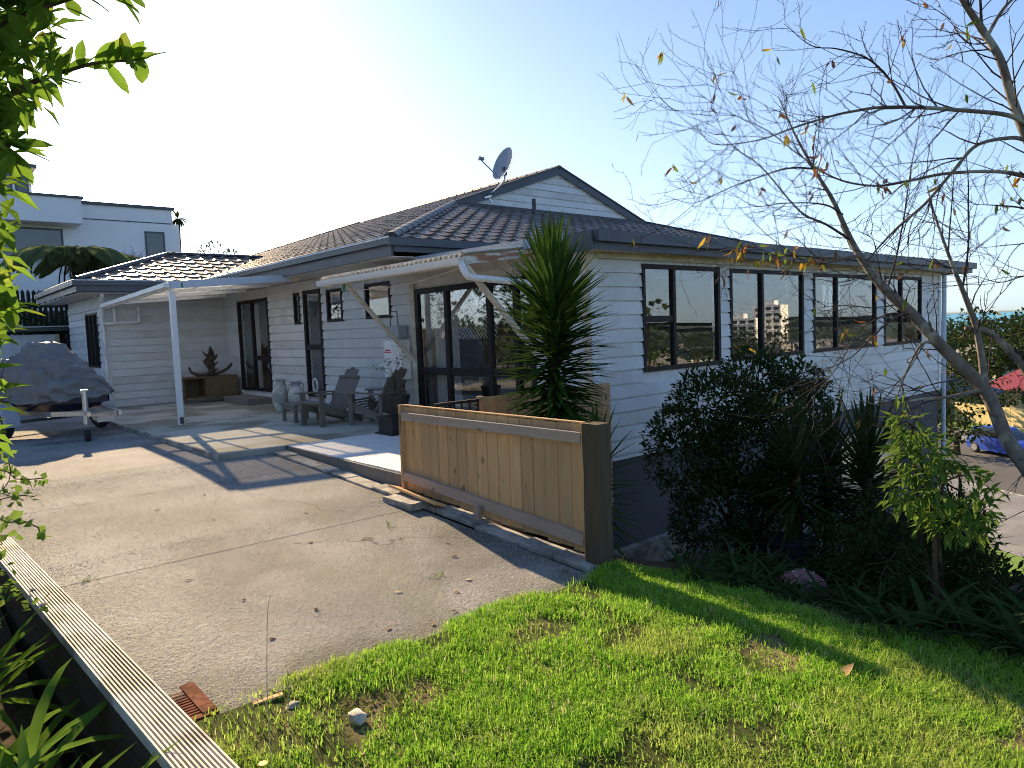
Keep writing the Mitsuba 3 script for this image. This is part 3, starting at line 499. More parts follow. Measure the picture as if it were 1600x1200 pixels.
# diagonal trellis screen hanging inside the sliding door
m = MB()
for k_ in np.arange(-1.0, 3.4, 0.075):
    for sgn in (1,):
        a = np.array([9.95 - k_, 2.1]); L_ = 0.75
        y_a, y_b = 9.96 - k_, 9.96 - k_ + sgn * L_
        pts = [(y_a, 1.36), (y_b, 2.11)]
        ya, za, yb, zb = y_a, 1.36, y_b, 2.11
        lo, hi = 8.25, 9.96
        if yb < lo or ya > hi: continue
        if ya < lo: za += (lo - ya); ya = lo
        if yb > hi: zb -= (yb - hi); yb = hi
        if zb - za < 0.05: continue
        m.add(*beam((6.835, ya, za), (6.835, yb, zb), 0.014, 0.006, up=(1, 0, 0)))
put(house, 'trellis_screen', m, 'paper')
put(house, 'window_blind', bm((12.95, 13.12, 6.33, 6.34, 1.55, 2.08), (13.18, 13.62, 6.33, 6.34, 1.60, 2.05)), 'white')
put(house, 'entry_step', cbox(6.05, 6.60, 16.25, 17.75, 0.0, 0.15, 0.01), 'greywood')

# ---- roof: planes, tiles, caps, fascia, gutters, gable
TA = 0.345; ZE = 2.95; XE, YE, XR, YB2 = 5.95, 9.65, 14.30, 33.65
def zl(x): return ZE + TA * (x - XE)
roofm = MB(); d_ = 0.03
q = lambda *P: roofm.add(np.array(P, float) - [0, 0, d_], np.array([[0, 1, 2, 3]]) if len(P) == 4 else np.array([[0, 1, 2]]))
ZG = ZE + TA * (YG - YE); XG0, XG1 = XE + (YG - YE), 2 * XR - XE - (YG - YE); ZR = zl(XR)
roofm.add(np.array([(XE, YE, ZE), (XG0, YG, ZG), (XR, YG, ZR), (XR, 25.3, ZR), (XE, 33.65, ZE)]) - [0, 0, d_], np.array([[0, 1, 4], [1, 2, 4], [2, 3, 4]]))
XRE = 2 * XR - XE
roofm.add(np.array([(XRE, YE, ZE), (XG1, YG, ZG), (XR, YG, ZR), (XR, 25.3, ZR), (XRE, 33.65, ZE)]) - [0, 0, d_], np.array([[0, 1, 4], [1, 2, 4], [2, 3, 4]]))
q((XE, YE, ZE), (2 * XR - XE, YE, ZE), (XG1, YG, ZG), (XG0, YG, ZG)); roofm.add(np.array([(XE, YB2, ZE - d_), (2 * XR - XE, YB2, ZE - d_), (XR, 25.3, ZR - d_)]), np.array([[0, 1, 2]]))
XWE, YWE0, YWE1 = 3.27, 18.5, 23.9; ZWR = ZE + TA * 2.68
q((XWE, YWE0, ZE), (9, YWE0, ZE), (9, 21.2, ZWR), (XWE + 2.68, 21.2, ZWR)); q((XWE, YWE1, ZE), (9, YWE1, ZE), (9, 21.2, ZWR), (XWE + 2.68, 21.2, ZWR)); roofm.add(np.array([(XWE, YWE0, ZE - d_), (XWE + 2.68, 21.2, ZWR - d_), (XWE, YWE1, ZE - d_)]), np.array([[0, 1, 2]]))
put(house, 'roof', roofm, 'cap')
GA, WT = 0.375, 0.345
TILES = []
def tile_plane(origin, e, s, nrow, umin, umax, lo, hi):
    """rows of pressed tiles: origin at the eave, e along the eave, s up the slope; lo/hi(slope distance) clip along e"""
    e, s, o = norm(e), norm(s), np.asarray(origin, float); n = norm(np.cross(e, s)); n = n if n[2] > 0 else -n
    prof = np.array([0.0, 0.10, 0.22, 0.36, 0.50, 0.64, 0.78, 0.90, 1.0]); hh = np.array([0.030, 0.022, 0.006, 0.0, 0.0, 0.0, 0.006, 0.022, 0.030])
    for r in range(nrow):
        s0, s1 = r * GA - 0.02, (r + 1) * GA + 0.015
        for c in range(int(math.floor(umin / WT)), int(math.ceil(umax / WT)) + 1):
            u0 = c * WT + (0.5 * WT if r % 2 else 0) * 0; sm = (s0 + s1) / 2; l, h = lo(sm), hi(sm)
            if u0 + WT * 0.9 < l or u0 + WT * 0.1 > h: continue
            u = u0 + prof * WT; jit = RNG.uniform(-0.003, 0.003)
            rows = []
            for (sd, hb) in ((s0, 0.0), (s0, 0.030 + jit), (s1, 0.004 + jit)):
                uu = np.clip(u, lo(sd), hi(sd)); hx = hb + (hh if hb > 0 else hh - 0.012)
                rows.append(o + uu[:, None] * e + sd * s + hx[:, None] * n if np.ndim(hx) else None)
            V = np.vstack(rows); k = len(prof); i = np.arange(k - 1)
            F = np.vstack([np.stack([i, i + 1, i + 1 + k, i + k], 1), np.stack([i + k, i + k + 1, i + 2 * k + 1, i + 2 * k], 1)])
            if np.cross(e, s)[2] < 0: F = F[:, ::-1]
            TILES.append((V, F))
cs = math.cos(math.atan(TA)); LS = (XR - XE) / cs
def hipc(sd): return sd * cs
# left slope (e = +y), dutch-gabled at the near end, valley with the wing further back
def lo_left(sd): t = hipc(sd); return t if t < (YG - YE) else (YG - YE) - 0.10
def hi_left(sd): t = hipc(sd); return (18.5 - YE) + t if t < 2.68 else min(24.0 - t, 33.65 - YE - t) 
tile_plane((XE, YE, ZE), (0, 1, 0), (cs, 0, math.sin(math.atan(TA))), 23, 0, 24, lo_left, hi_left)
tile_plane((XE, YE, ZE), (1, 0, 0), (0, cs, math.sin(math.atan(TA))), 13, 0, 16.7, hipc, lambda sd: 16.7 - hipc(sd))
tile_plane((XWE, YWE0, ZE), (1, 0, 0), (0, cs, math.sin(math.atan(TA))), 8, 0, 6, hipc, lambda sd: (XE - XWE) + hipc(sd))
tile_plane((XWE, YWE0, ZE), (0, 1, 0), (cs, 0, math.sin(math.atan(TA))), 8, 0, 5.4, hipc, lambda sd: 5.4 - hipc(sd))
cent = np.array([t[0].mean(0) for t in TILES]); dist = np.linalg.norm(cent - EYE, axis=1)
order = np.argsort(dist); rest = MB()
for rank, i in enumerate(order):
    if rank < 295: put(house, 'roof_tile', MB().add(*TILES[i]), 'tile')
    else: rest.add(*TILES[i])
put(house, 'roof_tiling', rest, 'tile', kind='stuff', label='rows of brown roof tiles further up the roof')
def cap_line(p0, p1, r=0.075, step=0.42):
    p0, p1 = np.array(p0, float), np.array(p1, float); L = np.linalg.norm(p1 - p0); d = (p1 - p0) / L; sd = norm(np.cross(d, [0, 0, 1])); up = np.cross(sd, d)
    m = MB(); n = max(1, int(L / step))
    for i in range(n):
        for_ = [(0, 1.08), (1.04, 1.0)]; V = []
        for t, k in for_:
            c = p0 + d * (i + t) * L / n
            for g_ in np.linspace(0, np.pi, 7): V.append(c + sd * r * 1.35 * k * math.cos(g_) + up * (r * k * math.sin(g_) * 0.9 - 0.01))
        j = np.arange(6); m.add(np.array(V), np.stack([j, j + 1, j + 8, j + 7], 1)); m.add(np.array(V[:7]), np.stack([j[:-1] * 0, j[:-1] + 1, j[:-1] + 2], 1))
    return m
for a, b in (((XE, YE, ZE), (XG0, YG, ZG)), ((2 * XR - XE, YE, ZE), (XG1, YG, ZG)), ((XR, YG - .12, ZR), (XR, 25.3, ZR)), ((XR, 25.3, ZR), (XE + 2, YB2 - 2, zl(XE + 2))), ((XWE, YWE0, ZE), (XWE + 2.68, 21.2, ZWR)), ((XWE, YWE1, ZE), (XWE + 2.68, 21.2, ZWR)), ((XWE + 2.68, 21.2, ZWR), (8.75, 21.2, ZWR))):
    put(house, 'ridge_cap', cap_line(np.array(a) + [0, 0, 0.03], np.array(b) + [0, 0, 0.03]), 'cap', 40)
# fascia with gutter lip, soffits
put(house, 'fascia', bm((5.92, 5.965, 9.63, 18.47, 2.68, 2.93)), 'fascia'); put(house, 'gutter', bm((5.84, 5.919, 9.55, 18.47, 2.85, 2.955)), 'fascia'); put(house, 'gutter_lip', bm((5.828, 5.842, 9.54, 18.46, 2.938, 2.965)), 'pale_metal')
put(house, 'fascia', bm((5.966, 22.6, 9.60, 9.645, 2.74, 2.925)), 'fascia'); put(house, 'gutter', bm((5.842, 22.6, 9.52, 9.598, 2.83, 2.95)), 'fascia')
put(house, 'fascia', bm((3.27, 5.90, 18.48, 18.52, 2.70, 2.93), (3.25, 3.268, 18.48, 23.9, 2.70, 2.93)), 'fascia'); put(house, 'gutter', bm((3.2, 5.83, 18.41, 18.478, 2.84, 2.95), (3.17, 3.248, 18.41, 23.9, 2.84, 2.95)), 'fascia'); put(house, 'gutter_lip', bm((3.21, 5.80, 18.398, 18.411, 2.94, 2.962)), 'pale_metal')
put(house, 'soffit', bm((5.966, 6.64, 9.66, 19.0, 2.668, 2.679), (3.29, 5.965, 18.53, 19.09, 2.668, 2.679), (3.28, 3.86, 19.091, 23.9, 2.668, 2.679), (6.641, 18.2, 9.66, 10.4, 2.70, 2.71)), 'soffit')
# gable
def gz(x): return ZR - TA * 1.0 * abs(x - XR)
wall_core('G', [(XG0 + .05, ZG - .05), (XG1 - .05, ZG - .05), (XR, ZR - 0.06)], [], 0.05)
zz = ZG + 0.02
while zz < ZR - 0.2:
    z1 = zz + 0.19; wb = (ZR - 0.08 - zz) / TA; wt = max((ZR - 0.08 - z1) / TA, 0.05); board('G', XR - wb, XR + wb, zz, z1, XR - wt, XR + wt); zz = z1
for sgn in (-1, 1):
    put(house, 'barge_board', beams(((XR + sgn * 0.0, YG - 0.10, ZR - 0.055), (XR + sgn * (XR - XG0 + 0.35), YG - 0.10, ZR - 0.055 - TA * (XR - XG0 + 0.35)), 0.03, 0.19)), 'fascia')
    put(house, 'barge_cap', beams(((XR, YG - 0.06, ZR + 0.06), (XR + sgn * (XR - XG0 + 0.2), YG - 0.06, ZR + 0.06 - TA * (XR - XG0 + 0.2)), 0.16, 0.035)), 'cap')
put(house, 'gable_flashing', bm((XG0 - 0.1, XG1 + 0.1, YG - 0.14, YG - 0.04, ZG - 0.06, ZG + 0.045)), 'cap'); put(house, 'vent_pipe', tubes(([(12.62, 13.6, 4.2), (12.62, 13.6, 4.75)], 0.05, 10)), 'cap', 40)
# low extension roof over the window facade
put(house, 'extension_roof', bm((6.34, 19.28, 5.90, 9.58, 2.545, 2.575)), 'cap')
put(house, 'extension_fascia', bm((6.36, 19.3, 5.85, 5.885, 2.385, 2.60), (19.301, 19.33, 5.86, 9.5, 2.385, 2.60)), 'fascia'); put(house, 'extension_gutter', bm((6.36, 19.32, 5.765, 5.848, 2.475, 2.612)), 'fascia')
put(house, 'extension_fascia', bm((6.315, 6.345, 5.84, 6.30, 2.37, 2.60)), 'fascia')
put(house, 'extension_edge', prism([(6.302, 2.49), (9.58, 2.56), (9.58, 2.665), (6.302, 2.61)], 6.30, 6.335, 'yz'), 'mudguard')
put(house, 'extension_soffit', bm((6.36, 19.28, 5.887, 6.158, 2.402, 2.412), (6.345, 6.64, 6.17, 9.58, 2.48, 2.49)), 'cream'); put(house, 'frieze_board', bm((6.70, 18.2, 6.150, 6.168, 2.325, 2.401)), 'cream')
# pipes
put(house, 'downpipe', tubes((smoothline([(3.78, 18.62, 2.66), (3.80, 18.85, 2.52), (3.83, 19.00, 2.42), (3.83, 19.00, 2.2), (3.83, 19.00, 0.4), (3.82, 19.0, 0.08), (3.70, 19.0, 0.04)], 3), 0.045, 10)), 'white', True, label='white downpipe at the corner of the left wing')
put(house, 'downpipe', tubes((smoothline([(3.87, 18.99, 1.98), (4.2, 18.99, 2.0), (4.56, 18.99, 2.02), (4.60, 18.99, 2.1), (4.60, 18.99, 2.36)], 3), 0.036, 8), ([(4.08, 18.99, 1.99), (4.08, 18.99, 2.36)], 0.036, 8)), 'white', True)
put(house, 'downpipe', tubes(([(18.32, 6.12, 2.4), (18.32, 6.12, -3.2)], 0.05, 10)), 'pale_metal', True)
# ---------------------------------------------------------------- canopy over the inner corner of the patio
c = thing('patio_canopy', 'flat white patio canopy with translucent roof on a single square white post', 'canopy')
put(c, 'post', cbox(3.86, 3.955, 13.74, 13.835, 0.0, 2.47, 0.006), 'white')
put(c, 'post_bracket', bm((3.875, 3.94, 13.728, 13.739, 0.02, 0.14)), 'darksteel')
CF0, CF1, CB0, CB1 = np.array([3.86, 13.66, 2.50]), np.array([6.12, 13.66, 2.665]), np.array([3.90, 19.02, 2.40]), np.array([6.12, 19.02, 2.56])
put(c, 'front_beam', beams((CF0, CF1, 0.05, 0.13)), 'pale_metal'); put(c, 'side_beam', beams((CF0 + [0, 0.03, 0], CB0, 0.06, 0.13)), 'white')
put(c, 'gutter', beams((CF0 + [-0.07, 0.0, -0.0], CB0 + [-0.07, 0, -0.0], 0.075, 0.08)), 'white')
put(c, 'end_cap', beams((CF1 + [-0.02, -0.003, -0.003], CF1 + [0.13, -0.003, 0.004], 0.058, 0.136)), 'cream'); put(c, 'bracket', bm((4.03, 4.06, 13.625, 13.634, 2.46, 2.54)), 'green')
for k in range(1, 4):
    t = k / 4; a = CF0 + (CB0 - CF0) * t; b = CF1 + (CB1 - CF1) * t
    put(c, 'purlin', beams((a + [0.05, 0, -0.02], b + [0.1, 0, -0.02], 0.045, 0.07)), 'white')
for k in range(1, 3):
    t = k / 3; a = CF0 + (CF1 - CF0) * t; b = CB0 + (CB1 - CB0) * t
    put(c, 'rafter', beams((a + [0, .03, 0.018], b + [0, 0, 0.018], 0.03, 0.05)), 'white')
n = 90; t = np.linspace(0.015, 1, n); w = 0.012 * np.sin(np.arange(n) * 2.1)
A = CF0 + (CF1 - CF0) * t[:, None] + [0, 0.03, 0.065]; B = CB0 + (CB1 - CB0) * t[:, None] + [0, 0, 0.065]; A[:, 2] += w; B[:, 2] += w; i = np.arange(n - 1)
put(c, 'roof_sheet', (np.vstack([A, B]), np.stack([i, i + 1, i + 1 + n, i + n], 1)), 'canopy', True)

# ---------------------------------------------------------------- corrugated awning over the sliding door
a = thing('corrugated_awning', 'cream corrugated awning with rusty edge, white gutter and diagonal wall braces', 'awning')
n = 240; yv = np.linspace(7.02, 10.82, n); w = 0.022 * np.sin(np.arange(n) * 2 * np.pi / 7.0)
S0, S1 = np.stack([np.full(n, 5.33), yv, 2.418 + w], 1), np.stack([np.full(n, 6.59), yv, 2.57 + w], 1); i = np.arange(n - 1)
put(a, 'roof_sheet', (np.vstack([S0, S1]), np.stack([i, i + n, i + 1 + n, i + 1], 1)), 'cream', True)
put(a, 'sheet_edge', (np.vstack([S0 - [0.004, 0, 0.002], S0 - [0.004, 0, 0.018]]), np.stack([i, i + 1, i + 1 + n, i + n], 1)), 'rust')
G = [(0, 0.045), (0.012, 0.0), (0.03, -0.035), (0.075, -0.045), (0.085, -0.045), (0.09, 0.045), (0.078, 0.045), (0.07, -0.03), (0.02, -0.02), (0.012, 0.045)]
put(a, 'gutter', prism([(5.258 + x, 2.325 + z) for x, z in G], 7.03, 10.86, 'xz'), 'white')
put(a, 'gutter_end', bm((5.262, 5.342, 10.861, 10.866, 2.285, 2.368), (5.262, 5.342, 7.022, 7.029, 2.285, 2.368)), 'rust')
put(a, 'front_rail', beams(((5.40, 7.06, 2.32), (5.40, 10.8, 2.32), 0.045, 0.09)), 'cream')
put(a, 'end_rafter', beams(((5.36, 7.045, 2.335), (6.59, 7.045, 2.49), 0.03, 0.10)), 'rust')
for y_ in (10.15, 7.10): put(a, 'brace', beams(((5.40, y_, 2.29), (6.585, y_, 1.03 if y_ > 9 else 1.10), 0.045, 0.085, (0, 1, 0))), 'cream'); put(a, 'rafter', beams(((5.40, y_ + 0.05, 2.34), (6.58, y_ + 0.05, 2.485), 0.04, 0.08)), 'cream')
put(a, 'rafter', beams(((5.42, 8.6, 2.34), (6.58, 8.6, 2.485), 0.04, 0.08)), 'cream')
put(a, 'drain_pipe', tubes((smoothline([(5.31, 7.05, 2.30), (5.31, 6.99, 2.20), (5.36, 6.96, 2.13), (5.60, 6.96, 2.11), (6.35, 6.96, 2.06), (6.55, 6.9, 1.98), (6.56, 6.8, 1.5), (6.56, 6.8, 0.05)], 4), 0.042, 10)), 'white', True)
put(a, 'rope_bracket', bm((5.355, 5.385, 10.13, 10.17, 2.17, 2.27)), 'green')
solo('clothes_line', tubes((smoothline([(5.37, 10.12, 2.19), (5.365, 9.4, 2.145), (5.36, 8.6, 2.14), (5.355, 7.8, 2.18), (5.35, 7.08, 2.26)], 4), 0.006, 5)), 'rope', 'thin pale rope line slung below the corrugated awning', 'rope', True)

# ---------------------------------------------------------------- satellite dish on the gable
s = thing('satellite_dish', 'grey oval satellite dish on a bent arm at the gable edge', 'satellite dish')
dc = np.array([11.93, 13.95, 5.62]); ax = norm([-0.86, 0.02, 0.36]); sx = norm(np.cross(ax, [0, 0, 1])); sy = np.cross(sx, ax)
rings = 9; V = [dc - ax * 0.10]; F = []
for r_ in range(1, rings + 1):
    rr = r_ / rings
    for g_ in np.arange(32) * 2 * np.pi / 32: V.append(dc + sx * 0.36 * rr * math.cos(g_) + sy * 0.44 * rr * math.sin(g_) + ax * (0.10 * rr * rr - 0.10))
for j in range(32): F.append([0, 1 + j, 1 + (j + 1) % 32])
for r_ in range(rings - 1):
    for j in range(32):
        p, q_ = 1 + r_ * 32 + j, 1 + r_ * 32 + (j + 1) % 32; F += [[p, p + 32, q_ + 32], [p, q_ + 32, q_]]
V = np.array(V); F = np.array(F); k = len(V)
rim = np.arange(32) + 1 + (rings - 1) * 32; rim2 = np.roll(rim, -1)
F = np.vstack([F, F[:, ::-1] + k, np.stack([rim, rim + k, rim2 + k], 1), np.stack([rim, rim2 + k, rim2], 1)])
put(s, 'reflector', (np.vstack([V, V - ax * 0.016]), F), 'dish', 40)
bot = dc - sy * 0.40 - ax * 0.02; lnb = dc + ax * 0.62 - sy * 0.26
put(s, 'feed_arm', beams((bot - ax * 0.03, lnb, 0.022, 0.022)), 'dish')
put(s, 'feed_horn', tubes(([lnb + ax * 0.06 + sy * .03, lnb - ax * 0.07 + sy * 0.05], [0.045, 0.03], 10), ([lnb + sx * 0.1 + sy * 0.04, lnb - sx * 0.08 + sy * 0.04], 0.03, 8)), 'dish', 40)
hub = dc - ax * 0.12 - sy * 0.16
put(s, 'bracket', bm((hub[0] - .05, hub[0] + .05, hub[1] - .04, hub[1] + .04, hub[2] - .10, hub[2] + .10)), 'darksteel')
put(s, 'mast', tubes((smoothline([hub, hub + [-0.02, 0, -0.22], hub + [-0.16, 0.12, -0.42], hub + [-0.22, 0.3, -0.52], [11.78, 14.36, 4.88]], 4), 0.027, 8)), 'steel', True)
put(s, 'foot', beams(([11.80, 14.30, 4.86], [11.60, 14.34, 4.80], 0.10, 0.04), ([11.72, 14.33, 4.88], [11.82, 14.33, 4.70], 0.05, 0.03)), 'steel')

# ---------------------------------------------------------------- things on the patio
cb = thing('sideboard', 'low brown wooden sideboard with an open shelf against the shaded wing wall', 'sideboard')
put(cb, 'carcass', bm((5.22, 6.52, 18.05, 18.6, 0.60, 0.64), (5.22, 6.52, 18.06, 18.6, 0.12, 0.16), (5.22, 5.26, 18.06, 18.6, 0.161, 0.599), (6.48, 6.52, 18.06, 18.6, 0.161, 0.599), (5.74, 5.78, 18.06, 18.6, 0.161, 0.599), (5.261, 6.479, 18.57, 18.6, 0.161, 0.599)), 'cabinet')
for x0, x1 in ((5.785, 6.13), (6.135, 6.475)): put(cb, 'door', cbox(x0, x1, 18.045, 18.07, 0.165, 0.595, 0.004), 'cabinet')
for x, y in ((5.26, 18.12), (6.44, 18.12), (5.26, 18.52), (6.44, 18.52)): put(cb, 'leg', bm((x, x + 0.05, y, y + 0.05, 0, 0.119)), 'cabinet')
dw = thing('driftwood_sculpture', 'gnarled brown driftwood piece standing on the low sideboard', 'driftwood'); m = MB(); rg = np.random.default_rng(5)
m.add(*tube(smoothline([(5.95, 18.3, 0.64), (5.98, 18.3, 0.82), (5.92, 18.3, 0.98), (6.0, 18.3, 1.16), (5.98, 18.3, 1.36)], 4), np.interp(np.linspace(0, 1, 17), [0, 0.2, 0.55, 0.75, 1], [0.10, 0.08, 0.115, 0.07, 0.02]), 7))
for k_ in range(9):
    h = rg.uniform(0.75, 1.2); d = norm([rg.normal(), 0.4 * rg.normal(), 0.5 + rg.normal() * 0.4]); m.add(*tube([np.array([5.96, 18.3, h]), np.array([5.96, 18.3, h]) + d * 0.12, np.array([5.96, 18.3, h]) + d * 0.2 + [0, 0, 0.05]], [0.04, 0.03, 0.01], 5))
put(dw, 'trunk', m, 'driftwood', True)
put(dw, 'branch', tubes((smoothline([(5.45, 18.3, 0.88), (5.52, 18.3, 0.74), (5.68, 18.28, 0.68), (5.9, 18.28, 0.67)], 4), np.linspace(0.025, 0.05, 13), 6), (smoothline([(6.46, 18.25, 0.92), (6.38, 18.26, 0.82), (6.2, 18.28, 0.72), (6.0, 18.28, 0.67)], 4), np.linspace(0.035, 0.045, 13), 6)), 'driftwood', True)
prof = np.array([(0.0, 0), (0.10, 0.0), (0.125, 0.05), (0.165, 0.22), (0.175, 0.36), (0.15, 0.48), (0.10, 0.56), (0.085, 0.60), (0.10, 0.63), (0.13, 0.655), (0.115, 0.665), (0.08, 0.63), (0.07, 0.5), (0.0, 0.45)])
for (x, y, sc, lab) in ((6.02, 14.30, 1.0, 'tall white urn with flared rim, nearer the entry door'), (6.20, 13.98, 0.92, 'white handled urn beside the narrow back door')):
    u = thing('urn', lab, 'urn', 'white urns on the patio'); pp = np.column_stack([smoothline(prof, 3)[:, 0] * sc, smoothline(prof, 3)[:, 1] * sc])
    put(u, 'body', lathe(pp, (x, y, 0), 28), 'urn', 50)
    if sc < 1:
        for sg in (-1, 1): put(u, 'handle', tubes((smoothline([(x + sg * 0.08, y, 0.55), (x + sg * 0.16, y, 0.54), (x + sg * 0.17, y, 0.45), (x + sg * 0.145, y, 0.40)], 4), 0.016, 6)), 'urn', True)
# low slatted table
t_ = thing('patio_table', 'low weathered wooden slatted table in front of the urns', 'table')
for k_ in range(5): put(t_, 'slat', cbox(5.25 + k_ * 0.115, 5.25 + k_ * 0.115 + 0.10, 11.95, 12.6, 0.30, 0.325, 0.004), 'greywood')
for x in (5.30, 5.72):
    for y in (12.02, 12.5): put(t_, 'leg', beams(((x, y, 0), (x, y, 0.299), 0.055, 0.055, (1, 0, 0))), 'greywood')
put(t_, 'apron', bm((5.27, 5.29, 12.0, 12.55, 0.22, 0.299), (5.78, 5.80, 12.0, 12.55, 0.22, 0.299)), 'greywood')

def adirondack(label, pos, ang, group):
    ch = thing('garden_chair', label, 'chair', group); ca, sa = math.cos(ang), math.sin(ang)
    def X(p): p = np.asarray(p, float); return np.stack([pos[0] + p[..., 0] * ca - p[..., 1] * sa, pos[1] + p[..., 0] * sa + p[..., 1] * ca, pos[2] + p[..., 2]], -1)
    def add(name, parts):
        m = MB()
        for V, F in parts: m.add(X(V), F)
        put(ch, name, m, 'greywood')
    # local: +x is forward, y across, z up
    for s_ in (-1, 1):
        add('side_rail', [beam((0.38, s_ * 0.25, 0.33), (-0.48, s_ * 0.25, 0.05), 0.025, 0.12, (0, 0, 1))])
        add('front_leg', [beam((0.34, s_ * 0.275, 0.0), (0.34, s_ * 0.275, 0.53), 0.10, 0.024, (0, 1, 0))])
        add('arm', [beam((0.44, s_ * 0.31, 0.545), (-0.34, s_ * 0.31, 0.52), 0.125, 0.022, (0, 0, 1))])
        add('arm_support', [beam((-0.27, s_ * 0.275, 0.16), (-0.29, s_ * 0.275, 0.515), 0.07, 0.024, (0, 1, 0))])
    for k_ in range(6):
        x0 = 0.38 - k_ * 0.095; z0 = 0.40 - k_ * 0.031; add('seat_slat', [beam((x0, -0.28, z0), (x0, 0.28, z0), 0.085, 0.02, (0.3, 0, 1))])
    for k_ in range(5):
        f_ = (k_ - 2); y0 = f_ * 0.098; y1 = f_ * 0.122; h = 0.84 - 0.04 * f_ * f_; lean = 0.5
        p0 = np.array([-0.13, y0, 0.20]); d = norm([-lean, (y1 - y0) / 0.8, 0.9]); p1 = p0 + d * h
        sd = np.array([0, 1.0, 0]); V = []; nrm = np.cross(d, sd)
        for q_, w_ in ((0, 0.046), (0.80, 0.057), (0.94, 0.054), (1.0, 0.040)):
            c_ = p0 + d * h * q_
            for a_, b_ in ((-1, -1), (1, -1), (1, 1), (-1, 1)): V.append(c_ + sd * w_ * a_ + nrm * 0.01 * b_)
        Fq = [[0, 1, 2, 3], [12, 15, 14, 13]] + [[r_ * 4 + j, r_ * 4 + 4 + j, r_ * 4 + 4 + (j + 1) % 4, r_ * 4 + (j + 1) % 4] for r_ in range(3) for j in range(4)]
        add('back_slat', [(np.array(V), np.array(Fq))])
    add('back_rail', [beam((-0.31, -0.32, 0.505), (-0.31, 0.32, 0.505), 0.05, 0.03, (0.5, 0, 1)), beam((-0.42, -0.26, 0.78), (-0.42, 0.26, 0.78), 0.05, 0.02, (0.5, 0, 1))])
    return ch
adirondack('weathered slatted garden chair showing its fan back, facing away from the wall', (5.62, 11.35, 0.0), math.radians(188), 'weathered garden chairs on the patio')
adirondack('weathered slatted garden chair seen side on, right of the other garden chair', (6.12, 10.62, 0.0), math.radians(112), 'weathered garden chairs on the patio')

# pots beside the deck
pt = thing('square_planter', 'square black planter at the foot of the wall beside the fence end', 'planter')
put(pt, 'box', cbox(5.48, 5.92, 9.12, 9.52, 0.0, 0.26, 0.012), 'black'); put(pt, 'rim', bm((5.46, 5.94, 9.10, 9.54, 0.235, 0.262)), 'black'); put(pt, 'saucer', bm((5.44, 5.96, 9.08, 9.56, 0.001, 0.02)), 'black')
pt = thing('plant_pot', 'round black pot set on the square planter, holding a spindly plant', 'plant pot')
put(pt, 'pot', lathe([(0.0, 0.262), (0.12, 0.262), (0.165, 0.53), (0.175, 0.53), (0.175, 0.57), (0.155, 0.57), (0.15, 0.53), (0, 0.52)], (5.74, 9.33, 0), 24), 'black', 40)
sp = thing('spindly_plant', 'thin leggy shrub with few leaves growing from the round black pot', 'plant'); rg = np.random.default_rng(8); P_ = []
for k_ in range(5):
    tip = np.array([5.70 + rg.normal() * 0.10, 9.40 + rg.normal() * 0.12, rg.uniform(0.9, 1.25)]); ln = smoothline([(5.72, 9.36, 0.52), (5.72 + rg.normal() * .03, 9.38, 0.8), tip], 4); put(sp, 'stem', tubes((ln, np.linspace(0.009, 0.003, len(ln)), 5)), 'brown'); P_ += [tip + rg.normal(size=3) * 0.05 for _ in range(9)]
P_ = np.array(P_); n = len(P_); put(sp, 'foliage', leafcloud(P_, sph_dirs(n, rg), sph_dirs(n, rg), rg.uniform(0.03, 0.06, n), rg.uniform(0.014, 0.024, n)), 'dark_leaf', kind='stuff')

# water heater and gas box on the wall
h = thing('water_heater', 'white wall mounted water heater with printed notices beside the sliding door', 'water heater')
put(h, 'case', cbox(6.40, 6.60, 10.26, 10.80, 0.72, 1.38, 0.012), 'white'); put(h, 'cover', cbox(6.385, 6.399, 10.30, 10.52, 0.78, 1.30, 0.004), 'paper')
for y0, y1, z0, z1, mt in ((10.55, 10.77, 1.17, 1.185, 'red_print'), (10.58, 10.74, 1.20, 1.225, 'red_print'), (10.56, 10.77, 1.06, 1.067, 'darksteel'), (10.56, 10.77, 1.02, 1.026, 'darksteel'), (10.56, 10.77, 0.98, 0.986, 'darksteel'), (10.55, 10.78, 0.905, 0.91, 'darksteel')):
    put(h, 'notice', bm((6.3955, 6.3995, y0, y1, z0, z1)), mt)
for k_, y in enumerate((10.36, 10.50, 10.64)): put(h, 'pipe', tubes(([(6.5, y, 0.72), (6.5, y, 0.5), (6.55, y + 0.03, 0.42), (6.6, y + 0.03, 0.40)], 0.014, 6)), ('copper', 'steel', 'darksteel')[k_], True)
g_ = thing('gas_meter_box', 'grey box with a wire loop on the wall above the white water heater', 'meter box')
put(g_, 'box', cbox(6.42, 6.60, 10.33, 10.72, 1.42, 1.62, 0.01), 'mudguard'); put(g_, 'loop', tubes(([(6.45, 10.62, 1.62), (6.45, 10.60, 1.86), (6.45, 10.40, 1.86), (6.45, 10.38, 1.62)], 0.009, 5)), 'darksteel')

